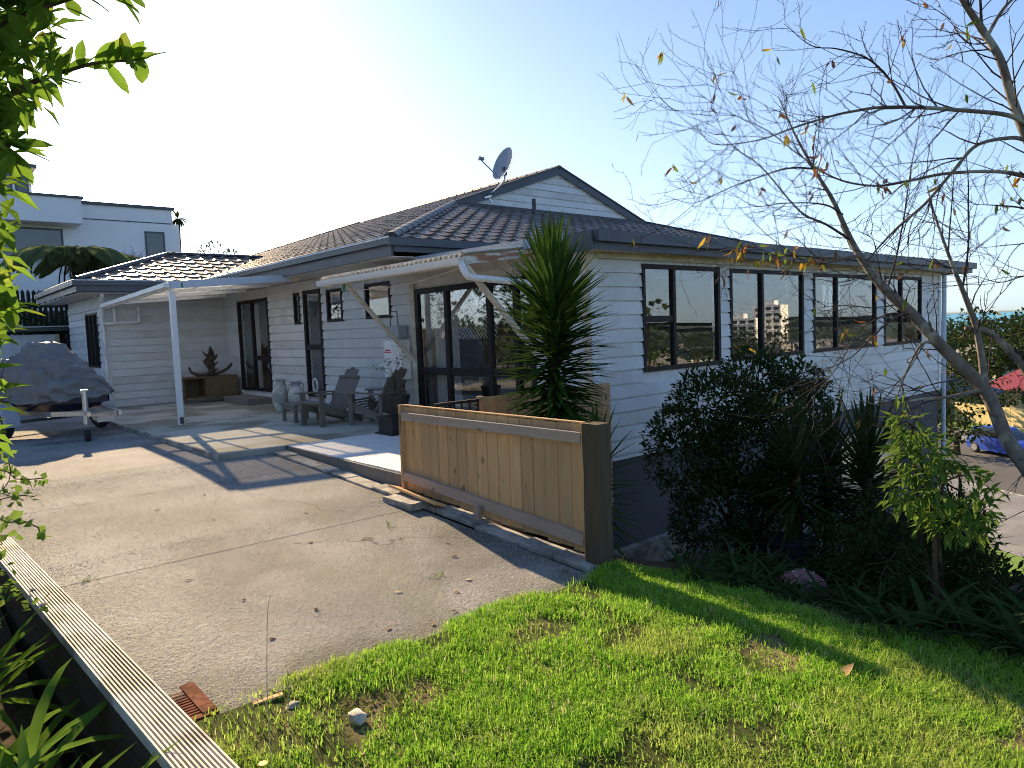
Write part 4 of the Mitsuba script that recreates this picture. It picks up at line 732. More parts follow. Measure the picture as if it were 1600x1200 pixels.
# ---------------------------------------------------------------- fences beside the deck
f = thing('paling_fence', 'low new timber paling fence in full view along the driveway edge', 'fence')
n = 17; y0 = 3.83; w = (6.40 - y0) / n
for k_ in range(n):
    a_, b_ = y0 + k_ * w, y0 + (k_ + 1) * w; zb = float(drive_z((a_ + b_) / 2)) + 0.075 + rnd.uniform(-0.008, 0.008); o = rnd.uniform(-0.002, 0.002)
    put(f, 'paling', cbox(3.992 + o, 4.010 + o, a_ + rnd.uniform(0.001, 0.004), b_ - rnd.uniform(0.002, 0.007), zb, 0.728 + rnd.uniform(-0.004, 0.004), 0.002), rnd.choice(['fence_a', 'fence_b', 'fence_c']))
put(f, 'rail', cbox(3.945, 3.989, 3.83, 6.385, 0.585, 0.672, 0.003), 'rail')
m = MB(); m.add(*beam((3.967, 6.385, 0.005), (3.967, 3.83, -0.17), 0.044, 0.09)); put(f, 'rail', m, 'rail')
put(f, 'end_stud', cbox(3.945, 4.02, 6.40, 6.435, -0.32, 0.745, 0.003), 'fence_b'); put(f, 'end_stud', cbox(3.95, 4.02, 3.795, 3.828, -0.40, 0.74, 0.003), 'fence_c')
put(f, 'middle_stud', cbox(3.93, 3.985, 5.13, 5.19, -0.34, -0.09, 0.003), 'rail'); put(f, 'capping', cbox(3.985, 4.018, 3.83, 6.40, 0.735, 0.748, 0.003), 'fence_c')
pm = trimesh.creation.box(extents=(0.142, 0.15, 1.55)); pm = pm.subdivide().subdivide().subdivide(); v = np.array(pm.vertices); v += (meshkit.fbm(v * [14, 14, 2.5] + 3, 3) - 0.5)[:, None] * np.sign(v) * [0.018, 0.018, 0.012]
put(f, 'gate_post', trimesh.Trimesh(v + [4.0, 3.715, -0.03], pm.faces), 'post', 40, label='thick dark weathered square post at the near end')
f2 = thing('return_fence', 'short timber paling fence behind the big spiky plant, across the deck end', 'fence')
for k_ in range(13):
    a_ = 4.66 + k_ * 0.15; put(f2, 'paling', cbox(a_, a_ + 0.146, 5.88 + rnd.uniform(-.002, .002), 5.90, -0.75, 0.79 + rnd.uniform(-0.004, 0.004), 0.002), rnd.choice(['fence_a', 'fence_b', 'fence_c']))
put(f2, 'rail', bm((4.66, 6.6, 5.901, 5.945, 0.56, 0.64), (4.66, 6.6, 5.901, 5.945, -0.2, -0.12)), 'rail'); put(f2, 'post', cbox(4.60, 4.655, 5.86, 5.95, -0.7, 0.80, 0.003), 'fence_b')
r_ = thing('deck_railing', 'short black metal railing at the end of the deck behind the paling fence', 'railing')
put(r_, 'top_rail', bm((4.05, 4.595, 5.90, 5.93, 0.745, 0.775)), 'black'); put(r_, 'bottom_rail', bm((4.05, 4.595, 5.90, 5.93, 0.06, 0.085)), 'black')
for k_ in range(6): put(r_, 'baluster', bm((4.06 + k_ * 0.104, 4.078 + k_ * 0.104, 5.906, 5.924, 0.086, 0.744)), 'black')
# loose timber and broken paver by the fence end
solo('loose_plank', MB().add(*beam((3.90, 6.52, -0.115), (3.86, 5.62, -0.16), 0.13, 0.022, (0.35, 0, 1))).mesh(), 'fence_c', 'loose timber plank lying on the kerb at the far end of the paling fence', 'plank')
bp = trimesh.creation.box(extents=(0.20, 0.52, 0.06)).subdivide().subdivide(); v = np.array(bp.vertices); v += (meshkit.noise(v * 15 + 2) - 0.5)[:, None] * 0.03 * np.sign(v)
solo('loose_paver', trimesh.Trimesh(v + [3.78, 6.12, -0.19], bp.faces), 'kerb', 'rough grey concrete paver under the loose plank', 'paver')

# ---------------------------------------------------------------- trailer and covered jet ski
tr = thing('boat_trailer', 'small steel trailer with grey mudguards under the covered jet ski', 'trailer')
am, td, sd_ = np.array([2.15, 15.15, 0.0]), norm([0.34, -0.94, 0]), norm([0.94, 0.34, 0])
def TRp(a_, b_, z): return am + td * a_ + sd_ * b_ + [0, 0, z - 0.06]
for s_ in (-1, 1):
    wc = TRp(0, s_ * 0.84, 0.28); wl = numbered(f'{tr}__wheel')
    put(wl, 'tyre', tubes((np.array([wc + sd_ * t_ for t_ in (-0.085, -0.075, -0.04, 0.04, 0.075, 0.085)]), [0.19, 0.245, 0.275, 0.275, 0.245, 0.19], 24)), 'rubber', 40)
    put(wl, 'rim', tubes((np.array([wc + sd_ * -0.09, wc + sd_ * 0.09]), 0.15, 16)), 'steel', 40)
    g = np.linspace(math.radians(-8), math.radians(188), 13); V = []
    for q_ in g:
        for b_, r1 in ((-0.13, 0.30), (-0.12, 0.345), (0.12, 0.345), (0.13, 0.30)): V.append(wc + sd_ * b_ + td * math.cos(q_) * r1 + np.array([0, 0, 1]) * math.sin(q_) * r1)
    F = [[r1 * 4 + j, r1 * 4 + j + 1, r1 * 4 + j + 5, r1 * 4 + j + 4] for r1 in range(12) for j in range(3)]
    put(tr, 'mudguard', (np.array(V), np.array(F)), 'mudguard', 40)
    put(tr, 'side_rail', beams((TRp(-1.1, s_ * 0.45, 0.42), TRp(0.8, s_ * 0.45, 0.42), 0.05, 0.08)), 'steel'); put(tr, 'draw_bar', beams((TRp(0.8, s_ * 0.45, 0.42), TRp(1.95, 0.02 * s_, 0.42), 0.05, 0.08)), 'steel')
put(tr, 'axle', beams((TRp(0, -0.84, 0.28), TRp(0, 0.84, 0.28), 0.05, 0.05)), 'darksteel'); put(tr, 'cross_member', beams((TRp(-1.05, -0.45, 0.40), TRp(-1.05, 0.45, 0.40), 0.05, 0.07), (TRp(0.75, -0.45, 0.40), TRp(0.75, 0.45, 0.40), 0.05, 0.07)), 'steel')
jk = np.array([2.34, 13.35, 0.0])
put(tr, 'jockey_stand', tubes(([jk + [0, 0, 0.22], jk + [0, 0, 0.72]], 0.045, 10), ([jk + [0, 0, 0.72], jk + [0, 0, 0.78]], 0.06, 10)), 'steel', 40)
put(tr, 'draw_bar', beams((TRp(1.2, 0.0, 0.42), jk + [0, 0, 0.42], 0.07, 0.09), (jk + [0, 0, 0.42], jk + [-0.02, -0.35, 0.40], 0.06, 0.06)), 'steel')
put(tr, 'jockey_wheel', tubes(([jk + [-0.035, 0, 0.035], jk + [0.035, 0, 0.035]], 0.095, 16)), 'rubber', 40)
put(tr, 'lamp_board', bm((2.60, 2.86, 13.9, 13.96, 0.18, 0.33)), 'steel')
sk = thing('jet_ski', 'jet ski under a crumpled grey cover with dark blue hull showing below', 'jet ski')
kc, kd = np.array([2.02, 15.10, 0.0]), norm([0.74, -0.67, 0]); kw = np.array([-kd[1], kd[0], 0])
S_ = np.linspace(-1.42, 1.36, 120); top = np.interp(S_, [-1.42, -1.3, -1.1, -0.9, -0.72, -0.6, -0.5, -0.36, -0.2, 0.0, 0.25, 0.42, 0.55, 0.8, 1.1, 1.3, 1.36], [0.60, 0.78, 1.0, 1.2, 1.22, 1.08, 1.12, 1.42, 1.52, 1.56, 1.54, 1.36, 1.24, 1.10, 0.94, 0.80, 0.68])
bot_ = np.interp(S_, [-1.42, -1.0, -0.5, 0, 0.6, 1.0, 1.36], [0.55, 0.52, 0.60, 0.56, 0.54, 0.58, 0.64]); hw = np.interp(S_, [-1.42, -1.2, -0.8, -0.3, 0.3, 0.8, 1.2, 1.36], [0.22, 0.42, 0.50, 0.52, 0.56, 0.46, 0.26, 0.08]); tw = np.interp(S_, [-1.42, -0.7, -0.25, 0.0, 0.3, 0.6, 1.36], [0.7, 0.55, 0.6, 0.85, 0.85, 0.6, 0.55])
V = []; nk = 41
for s_, t_, b_, h_, w_ in zip(S_, top, bot_, hw, tw):
    for q_ in np.linspace(-1, 1, nk):
        u_ = math.sin(q_ * math.pi / 2); prof_ = (1 - abs(u_) ** (1.6 + 2.2 * w_)) ** 0.75; V.append(kc + kd * (s_ * 0.84 + 0.03) + kw * h_ * np.sign(u_) * abs(u_) ** 0.8 + np.array([0, 0, b_ + (t_ - b_) * prof_]))
V = np.array(V); fo = meshkit.fbm(V * [3.2, 3.2, 5.0] + 4, 3) - 0.5; f3 = np.abs(meshkit.noise(V @ np.array([[4.2, 1, 2], [-2, 5.2, 1], [2.5, 3, 6.5]]) + 9) - 0.5) + 0.4 * np.abs(meshkit.noise(V @ np.array([[9, 3, 2], [-4, 11, 3], [5, 4, 12]]) + 5) - 0.5)
outd = V - (kc + [0, 0, 0.8]); outd -= (outd @ kd)[:, None] * kd * 0.7; outd /= np.linalg.norm(outd, axis=1, keepdims=True) + 1e-9; V = V + outd * (fo * 0.26 - f3 * 0.24 + 0.06)[:, None]
ii, jj = np.meshgrid(np.arange(119), np.arange(nk - 1), indexing='ij')
put(sk, 'cover', (V, np.stack([ii * nk + jj, (ii + 1) * nk + jj, (ii + 1) * nk + jj + 1, ii * nk + jj + 1], -1).reshape(-1, 4)), 'tarp', True)
m = MB(); rr = []
for s_, hh_, zb in ((-1.35, 0.36, 0.42), (-0.6, 0.46, 0.34), (0.2, 0.48, 0.34), (0.8, 0.36, 0.40), (1.2, 0.16, 0.52), (1.34, 0.03, 0.62)):
    for u_, z_ in ((-1, 0.66), (-0.96, 0.5), (-0.45, zb), (0, zb - 0.05), (0.45, zb), (0.96, 0.5), (1, 0.66)): rr.append(kc + kd * (s_ * 0.84 + 0.03) + kw * hh_ * u_ + np.array([0, 0, z_]))
F = [[r1 * 7 + j, (r1 + 1) * 7 + j, (r1 + 1) * 7 + j + 1, r1 * 7 + j + 1] for r1 in range(5) for j in range(6)]; F.append([0, 1, 5, 6]); F.append([1, 2, 4, 5])
put(sk, 'hull', (np.array(rr), np.array(F)), 'hull', 50)
# ---------------------------------------------------------------- spiky plants
SW = (0.6, 0.95, 1.0, 0.82, 0.5, 0.0)
def spiky(name, label, base, trunk, zlo, zhi, nleaf, L, W, seed, mat='yucca', group=None, up=0.9, parts=True, droop=0.25, tr=0.05):
    rg = np.random.default_rng(seed); k = thing(name, label, 'plant', group); b = np.asarray(base, float)
    t0 = ground(b[0], b[1]) - 0.05 if trunk is None else trunk
    ln = smoothline([(b[0], b[1], t0), (b[0] + rg.normal() * .03, b[1] + rg.normal() * .03, (t0 + zhi) / 2), (b[0], b[1], zhi)], 5)
    put(k, 'trunk', tubes((ln, np.linspace(tr * 1.3, tr * 0.7, len(ln)), 9)), 'brown', True)
    al = MB(); az = 0.0
    for i in range(nleaf):
        t = ((i + 0.5) / nleaf) ** 0.85; az += 2.39996 + rg.normal() * 0.25; z = zlo + (zhi - zlo) * t
        el = -0.55 + (up + 0.55) * t ** 1.1 + rg.normal() * 0.19
        if t > 0.80: el = up * 0.82 + (1.5 - up * 0.82) * ((t - 0.80) / 0.20) ** 1.4 + rg.normal() * 0.10
        d = np.array([math.cos(az) * math.cos(el), math.sin(az) * math.cos(el), math.sin(el)]); l = L * rg.uniform(0.82, 1.08) * (1.0 + 0.28 * max(0, (t - 0.55) / 0.45))
        V, F = leaf(b + [0, 0, z] - [0, 0, b[2]] + d * tr * 0.5, d, (0, 0, 1) if abs(d[2]) < 0.97 else (1, 0, 0.1), l, W * rg.uniform(0.85, 1.15), bend=droop * rg.uniform(0.2, 2.0) * (1 - 0.7 * t), fold=0.28, shape=SW)
        if parts and (nleaf < 300 or i % 20 < 9): put(k, 'leaf', MB().add(V, F), mat)
        else: al.add(V, F)
    if al.n: put(k, 'inner_foliage' if parts else 'foliage', al, mat, kind='stuff')
    return k
spiky('yucca', 'tall spiky green yucca with sunlit sword leaves in front of the house corner', (4.90, 5.06, 0), -0.9, 0.30, 1.84, 640, 0.57, 0.064, 21, up=0.74, tr=0.07, droop=0.12)
spiky('yucca', 'low dark yucca rosette poking out behind the near fence post', (4.90, 4.55, 0), -0.8, -0.45, 0.25, 70, 0.46, 0.042, 22, up=0.8)
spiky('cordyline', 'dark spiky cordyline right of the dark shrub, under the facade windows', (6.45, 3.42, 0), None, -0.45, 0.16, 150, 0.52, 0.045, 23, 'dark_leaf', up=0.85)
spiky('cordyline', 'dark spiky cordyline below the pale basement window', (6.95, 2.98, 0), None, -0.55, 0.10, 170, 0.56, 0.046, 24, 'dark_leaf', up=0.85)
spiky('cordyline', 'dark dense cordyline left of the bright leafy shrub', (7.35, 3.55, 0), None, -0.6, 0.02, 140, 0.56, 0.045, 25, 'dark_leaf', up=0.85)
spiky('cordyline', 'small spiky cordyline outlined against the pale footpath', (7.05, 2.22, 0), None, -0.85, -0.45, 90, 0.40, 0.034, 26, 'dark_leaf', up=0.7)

# ---------------------------------------------------------------- shrubs
def blob_leaves(rg, blobs, n, Lr, Wr, surf=0.35, upw=0.4):
    """leaf positions in clumps spread through several ellipsoids, gaps between the clumps"""
    vol = np.array([b[3] * b[4] * b[5] for b in blobs]) ** 0.66; pick = rg.choice(len(blobs), n, p=vol / vol.sum()); B = np.array(blobs)[pick]
    d = sph_dirs(n, rg); r = rg.uniform(surf, 1, n) ** 0.6; P = B[:, :3] + d * r[:, None] * B[:, 3:6]
    g = meshkit.fbm(P * (5.0 if Lr[0] < 0.1 else 1.5), 2, 3); keep = g > 0.45; P, d = P[keep], d[keep]; n = len(P)
    D = d + sph_dirs(n, rg) * 0.8 + [0, 0, upw]
    return leafcloud(P, D, sph_dirs(n, rg) * 0.5 + [0, 0, 1], rg.uniform(*Lr, n), rg.uniform(*Wr, n))
def shrub(name, label, blobs, n, Lr, Wr, mat, seed, stems=5, group=None, cat='shrub', surf=0.3, upw=0.3):
    rg = np.random.default_rng(seed); k = thing(name, label, cat, group); m = MB(); c0 = np.array(blobs)[:, :3].mean(0); g0 = float(ground(c0[0], c0[1])) if c0[0] > 0.8 else float(drive_z(c0[1]))
    for b in blobs[:max(stems, 1)]:
        p1 = np.array(b[:3]); p0 = np.array([c0[0] + rg.normal() * .08, c0[1] + rg.normal() * .08, min(g0, p1[2] - 0.2) - 0.05]); mid = (p0 + p1) / 2 + rg.normal(size=3) * 0.07
        ln = smoothline([p0, mid, p1], 4); m.add(*tube(ln, np.linspace(0.025, 0.008, len(ln)), 6))
        for _ in range(5):
            e = p1 + sph_dirs(1, rg)[0] * np.array(b[3:6]) * 0.85; m.add(*tube(np.array([p1, (p1 + e) / 2 + rg.normal(size=3) * .03, e]), [0.008, 0.006, 0.003], 4))
    put(k, 'stem', m, 'brown', True, kind='stuff')
    put(k, 'foliage', blob_leaves(rg, blobs, n, Lr, Wr, surf, upw), mat, kind='stuff')
    return k
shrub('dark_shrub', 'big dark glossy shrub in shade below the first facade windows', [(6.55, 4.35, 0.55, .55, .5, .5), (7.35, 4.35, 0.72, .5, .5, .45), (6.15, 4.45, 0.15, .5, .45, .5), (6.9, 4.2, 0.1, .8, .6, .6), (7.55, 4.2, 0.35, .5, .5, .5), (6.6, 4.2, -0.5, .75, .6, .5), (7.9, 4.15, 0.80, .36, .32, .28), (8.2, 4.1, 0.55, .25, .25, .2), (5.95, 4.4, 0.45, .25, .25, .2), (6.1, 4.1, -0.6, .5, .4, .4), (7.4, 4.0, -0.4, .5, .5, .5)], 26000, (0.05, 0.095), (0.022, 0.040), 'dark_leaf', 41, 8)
shrub('bright_shrub', 'bright green leafy shrub catching the sun beside the leaning tree', [(4.93, 1.83, 0.76, .14, .14, .15), (4.95, 1.79, 0.56, .20, .19, .17), (5.03, 1.68, 0.40, .23, .22, .17), (5.12, 1.54, 0.28, .17, .17, .14), (4.93, 1.79, 0.32, .18, .18, .15), (5.08, 1.66, 0.14, .2, .2, .14)], 1150, (0.08, 0.13), (0.030, 0.046), 'bright_leaf', 42, 3, surf=0.25, upw=-0.5)
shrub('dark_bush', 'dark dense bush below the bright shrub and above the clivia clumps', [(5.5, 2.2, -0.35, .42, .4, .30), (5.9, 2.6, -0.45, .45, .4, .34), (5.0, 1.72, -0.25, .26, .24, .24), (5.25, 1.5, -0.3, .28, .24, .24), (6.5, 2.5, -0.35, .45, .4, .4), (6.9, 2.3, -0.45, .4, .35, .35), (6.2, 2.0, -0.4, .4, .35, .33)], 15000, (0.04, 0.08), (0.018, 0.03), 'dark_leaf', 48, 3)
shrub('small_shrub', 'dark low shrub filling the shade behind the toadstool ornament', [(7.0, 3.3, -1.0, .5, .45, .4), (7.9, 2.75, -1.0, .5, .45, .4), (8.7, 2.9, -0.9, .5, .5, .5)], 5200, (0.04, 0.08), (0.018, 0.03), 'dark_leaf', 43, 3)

# strappy clumps (garden on the right, and the bed on the left)
def strap_clump(name, label, pos, n, L, W, seed, mat, up=0.75, cat='plant', group=None, parts=True, spread=0.10):
    rg = np.random.default_rng(seed); k = thing(name, label, cat, group); al = MB(); b = np.asarray(pos, float)
    for i in range(n):
        az = rg.uniform(0, 2 * np.pi); el = np.clip(rg.normal(up, 0.28), 0.15, 1.45); d = np.array([math.cos(az) * math.cos(el), math.sin(az) * math.cos(el), math.sin(el)])
        V, F = leaf(b + [rg.normal() * spread, rg.normal() * spread, 0], d, (0, 0, 1), L * rg.uniform(0.65, 1.1), W * rg.uniform(0.8, 1.2), bend=rg.uniform(0.5, 1.5), fold=0.14, shape=(0.5, 0.85, 1.0, 1.0, 0.85, 0.55, 0.0))
        if parts: put(k, 'leaf', MB().add(V, F), mat, True)
        else: al.add(V, F)
    if not parts: put(k, 'foliage', al, mat, True, kind='stuff')
    return k
def gz_(x, y): return float(ground(x, y)) + 0.02
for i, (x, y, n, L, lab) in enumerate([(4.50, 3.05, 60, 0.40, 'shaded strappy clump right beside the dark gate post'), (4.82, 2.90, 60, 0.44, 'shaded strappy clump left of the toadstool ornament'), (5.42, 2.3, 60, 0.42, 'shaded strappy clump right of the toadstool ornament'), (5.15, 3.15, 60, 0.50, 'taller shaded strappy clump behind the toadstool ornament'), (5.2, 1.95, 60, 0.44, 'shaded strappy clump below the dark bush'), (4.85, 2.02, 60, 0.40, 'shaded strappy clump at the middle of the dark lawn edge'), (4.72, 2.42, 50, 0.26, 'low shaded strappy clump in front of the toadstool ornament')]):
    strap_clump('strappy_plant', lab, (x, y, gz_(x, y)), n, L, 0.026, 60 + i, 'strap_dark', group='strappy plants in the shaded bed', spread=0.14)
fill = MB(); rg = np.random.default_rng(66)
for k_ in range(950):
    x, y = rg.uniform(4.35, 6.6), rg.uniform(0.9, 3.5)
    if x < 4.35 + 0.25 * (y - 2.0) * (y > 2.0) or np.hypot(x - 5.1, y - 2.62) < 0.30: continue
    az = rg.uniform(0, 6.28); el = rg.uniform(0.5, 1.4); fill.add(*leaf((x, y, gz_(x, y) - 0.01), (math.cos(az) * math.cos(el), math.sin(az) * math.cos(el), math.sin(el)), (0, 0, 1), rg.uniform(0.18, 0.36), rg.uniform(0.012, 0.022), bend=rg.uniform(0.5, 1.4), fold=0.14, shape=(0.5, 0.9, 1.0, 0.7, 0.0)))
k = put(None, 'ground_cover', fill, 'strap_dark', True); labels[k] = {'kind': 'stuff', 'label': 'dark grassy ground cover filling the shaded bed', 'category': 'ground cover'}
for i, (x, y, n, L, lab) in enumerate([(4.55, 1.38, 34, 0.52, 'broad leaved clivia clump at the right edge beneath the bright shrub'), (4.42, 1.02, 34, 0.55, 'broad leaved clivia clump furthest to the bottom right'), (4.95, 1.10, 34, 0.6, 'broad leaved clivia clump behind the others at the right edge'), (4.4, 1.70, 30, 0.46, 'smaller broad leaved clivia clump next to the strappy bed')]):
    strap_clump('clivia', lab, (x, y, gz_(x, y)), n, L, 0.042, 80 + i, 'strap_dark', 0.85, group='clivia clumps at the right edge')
for i, (x, y, z, n, L, lab) in enumerate([(0.16, 1.95, -0.12, 24, 0.62, 'lush strappy clump nearest the camera, left of the grooved board'), (0.16, 2.45, -0.12, 24, 0.6, 'lush strappy clump in the middle of the bed left of the grooved board'), (0.20, 3.1, -0.12, 22, 0.6, 'lush strappy clump with long leaves over the grooved board'), (0.10, 3.9, -0.1, 18, 0.62, 'lush strappy clump at the far end of the grooved board'), (-0.1, 2.3, -0.05, 18, 0.6, 'lush strappy clump at the left edge of the picture')]):
    strap_clump('agapanthus', lab, (x, y, z), n + 10, L, 0.044, 100 + i, 'strap', 0.85, group='agapanthus clumps left of the board', spread=0.05)

# ---------------------------------------------------------------- leaning bare tree on the right
tree = thing('bare_tree', 'leaning bare branched tree with a few yellow and brown leaves on the right', 'tree')
LIMBS = [
 [(6.05, 0.98, -0.9, .0806), (6.07, 1.16, -0.35, .0672), (6.12, 1.42, 0.21, .0605), (6.16, 1.63, 0.52, .0524), (6.18, 1.78, 0.88, .0497), (6.08, 2.03, 1.2, .0457), (6.02, 2.24, 1.48, .0417), (5.99, 2.41, 1.66, .0383), (5.98, 2.58, 1.9, .0323), (6.01, 2.7, 2.1, .0242), (6.02, 2.86, 2.46, .0175), (6.02, 3.02, 2.74, .0128), (6.02, 3.19, 3.08, .0081), (5.99, 3.31, 3.4, .0034)],
 [(6.18, 1.78, 0.88, .0302), (6.23, 1.83, 1.17, .0255), (6.27, 1.89, 1.41, .0228), (6.22, 1.95, 1.63, .0188), (6.21, 2.05, 1.93, .0121), (6.22, 2.14, 2.21, .0081), (6.19, 2.19, 2.46, .0034)],
 [(6.30, 1.10, -0.7, .0672), (6.34, 1.15, 0.6, .0571), (6.29, 1.24, 1.74, .0444), (6.01, 1.5, 2.65, .0323), (5.95, 1.58, 2.93, .0289), (5.85, 1.62, 3.16, .0255), (5.78, 1.71, 3.38, .0228), (5.62, 1.79, 3.58, .0175), (5.49, 1.86, 3.8, .0121)],
 [(6.02, 1.48, 2.70, .0161), (5.86, 1.57, 2.79, .0148), (5.62, 1.79, 2.84, .0134), (5.4, 2.05, 2.89, .0121), (5.22, 2.27, 2.89, .0094), (5.05, 2.54, 2.85, .0074), (4.85, 2.84, 2.76, .0047), (4.61, 3.05, 2.75, .0034), (4.52, 3.13, 2.89, .0013)],
 [(6.16, 1.38, 2.2, .0148), (6.04, 1.52, 2.4, .0134), (5.79, 1.87, 2.46, .0114), (5.65, 2.12, 2.43, .0101), (5.6, 2.3, 2.42, .0087), (5.54, 2.48, 2.47, .0074), (5.4, 2.61, 2.55, .0060), (5.25, 2.75, 2.7, .0047), (5.1, 2.9, 2.88, .0040), (4.93, 3.06, 3.0, .0027), (4.72, 3.26, 3.18, .0013)],
 [(6.02, 1.49, 2.62, .0134), (5.93, 1.57, 2.65, .0134), (5.7, 1.7, 2.6, .0121), (5.56, 1.8, 2.44, .0114), (5.5, 1.96, 2.23, .0101), (5.45, 2.12, 2.08, .0087), (5.38, 2.29, 1.87, .0060), (5.34, 2.44, 1.73, .0027)],
 [(6.04, 3.0, 2.73, .0094), (5.67, 3.06, 2.7, .0074), (5.41, 3.14, 2.62, .0060), (5.16, 3.21, 2.54, .0047), (4.91, 3.28, 2.44, .0034), (4.71, 3.32, 2.38, .0027), (4.51, 3.42, 2.44, .0013)],
 [(6.03, 2.77, 2.31, .0081), (5.87, 2.85, 2.39, .0067), (5.55, 3.0, 2.4, .0047), (5.31, 3.14, 2.38, .0034), (5.11, 3.24, 2.49, .0013)],
 [(6.02, 2.24, 1.48, .0087), (5.82, 2.27, 1.46, .0074), (5.56, 2.35, 1.31, .0060), (5.34, 2.4, 1.17, .0040), (5.14, 2.49, 1.09, .0027), (4.91, 2.62, 1.01, .0013)],
 [(6.06, 2.05, 1.23, .0121), (5.84, 2.1, 1.24, .0101), (5.62, 2.14, 1.01, .0074), (5.49, 2.16, 0.79, .0027)],
 [(5.4, 2.05, 2.89, .0087), (5.39, 2.14, 3.08, .0074), (5.34, 2.27, 3.26, .0060), (5.23, 2.44, 3.36, .0047), (5.09, 2.56, 3.39, .0034), (4.96, 2.69, 3.55, .0013)],
 [(6.18, 1.78, 0.9, .0148), (5.85, 1.93, 0.87, .0121), (5.56, 2.04, 0.86, .0087), (5.38, 2.19, 0.83, .0054), (5.16, 2.32, 0.89, .0020)],
 [(5.96, 2.6, 1.95, .0161), (5.55, 2.68, 1.9, .0121), (5.23, 2.83, 1.93, .0074), (4.97, 2.99, 2.03, .0040), (4.74, 3.12, 1.99, .0013)],
 [(6.22, 1.95, 1.63, .0087), (6.16, 1.9, 1.99, .0067), (6.19, 1.91, 2.37, .0047), (6.2, 1.94, 2.75, .0020)], [(6.21, 2.05, 1.93, .0067), (6.32, 2.06, 2.26, .0047), (6.35, 2.06, 2.6, .0020)],
 [(5.99, 2.41, 1.66, .0094), (6.17, 2.41, 1.94, .0074), (6.31, 2.4, 2.31, .0060), (6.44, 2.39, 2.73, .0040), (6.53, 2.36, 3.14, .0020)],
 [(6.01, 2.7, 2.1, .0108), (5.77, 2.79, 2.22, .0087), (5.52, 2.88, 2.32, .0067), (5.32, 3.09, 2.68, .0047), (5.02, 3.23, 2.92, .0027), (4.93, 3.38, 3.59, .0013)],
 [(6.20, 1.32, 2.05, .0094), (6.02, 1.51, 2.17, .0067), (5.85, 1.66, 2.21, .0040), (5.75, 1.75, 2.22, .0013)], [(6.28, 1.26, 1.78, .0081), (5.98, 1.5, 1.71, .0054), (5.85, 1.61, 1.67, .0034), (5.71, 1.73, 1.73, .0013)],
 [(5.78, 1.71, 3.38, .0108), (5.78, 1.72, 3.58, .0081), (5.79, 1.73, 3.75, .0054)], [(5.81, 1.68, 3.34, .0134), (5.89, 1.62, 3.51, .0108), (5.98, 1.56, 3.61, .0081)],
 [(6.22, 1.93, 1.35, .0202), (6.46, 1.84, 1.31, .0269), (6.53, 1.63, 1.03, .0302), (6.50, 1.40, 0.5, .0336), (6.4, 1.2, -0.5, .0403)],
 [(6.04, 2.22, 1.45, .0074), (5.84, 2.33, 1.48, .0060), (5.49, 2.42, 1.35, .0047), (5.26, 2.46, 1.12, .0034), (4.89, 2.61, 0.75, .0013)]]
rg = np.random.default_rng(77); TW, LEAFP = [], []
for i, L in enumerate(LIMBS):
    ln = smoothline(L, 5); ln[:, :3] += (meshkit.fbm(ln[:, :3] * 3.1 + i, 2)[:, None] - 0.5) * 0.03
    r0 = ln[:, 3]
    put(tree, 'trunk' if i in (0, 2) else 'limb', tubes((ln[:, :3], np.maximum(r0, 0.0016), 10 if r0[0] > .03 else 6)), 'bark' if r0[0] > 0.012 else 'twig', True)
    seg = np.linalg.norm(np.diff(ln[:, :3], axis=0), axis=1).sum()
    for _ in range(int(seg * (11 if r0.max() < 0.03 else 6))):
        j = rg.integers(max(1, len(ln) // 4), len(ln) - 1); 
        if ln[j, 3] > 0.07: continue
        TW.append((ln[j, :3], norm(ln[j + 1, :3] - ln[j - 1, :3]), max(0.0022, min(ln[j, 3] * 0.45, 0.006)), rg.uniform(0.22, 0.75), 0))
tw = MB(); q_ = 0
while q_ < len(TW) and q_ < 2300:
    p, d, r, l, lev = TW[q_]; q_ += 1
    side = sph_dirs(1, rg)[0]; side -= side @ d * d; dd = norm(d * 0.75 + norm(side) * rg.uniform(0.5, 1.1) + np.array([-0.10, 0.05, 0.18 if rg.uniform() < 0.75 else -0.5])); pts = [p]; n = 6
    for s_ in range(n):
        dd = norm(dd + rg.normal(size=3) * 0.13 + [0, 0, 0.05]); pts.append(pts[-1] + dd * l / n)
        if s_ > 0 and lev < 2 and rg.uniform() < (0.40 if lev == 0 else 0.16): TW.append((pts[-1], dd, r * 0.6, l * rg.uniform(0.3, 0.65), lev + 1))
        if rg.uniform() < 0.5: tw.add(*tube(np.array([pts[-1], pts[-1] + norm(sph_dirs(1, rg)[0] + dd) * 0.022]), [r * 0.8, 0.0007], 3, False))      # buds and spurs
    if rg.uniform() < 0.30: LEAFP.append((pts[-1] if rg.uniform() < 0.6 else pts[3], dd))
    tw.add(*tube(np.array(pts), np.linspace(r, 0.0014, n + 1), 4, False))
put(tree, 'twigs', tw, 'twig', True, kind='stuff', label='fine bare twigs of the tree')
for c_ in ((4.95, 2.98, 2.03), (5.05, 2.92, 1.98), (5.2, 2.84, 1.95), (5.35, 2.78, 1.90), (5.5, 2.70, 1.9), (4.85, 3.05, 1.97), (5.62, 2.3, 2.42), (5.3, 2.6, 2.6), (6.05, 1.55, 2.4), (6.0, 1.6, 2.25)):
    for _ in range(7): LEAFP.insert(0, (np.array(c_) + rg.normal(size=3) * [0.05, 0.05, 0.04], np.array([0, 0, -1.0])))
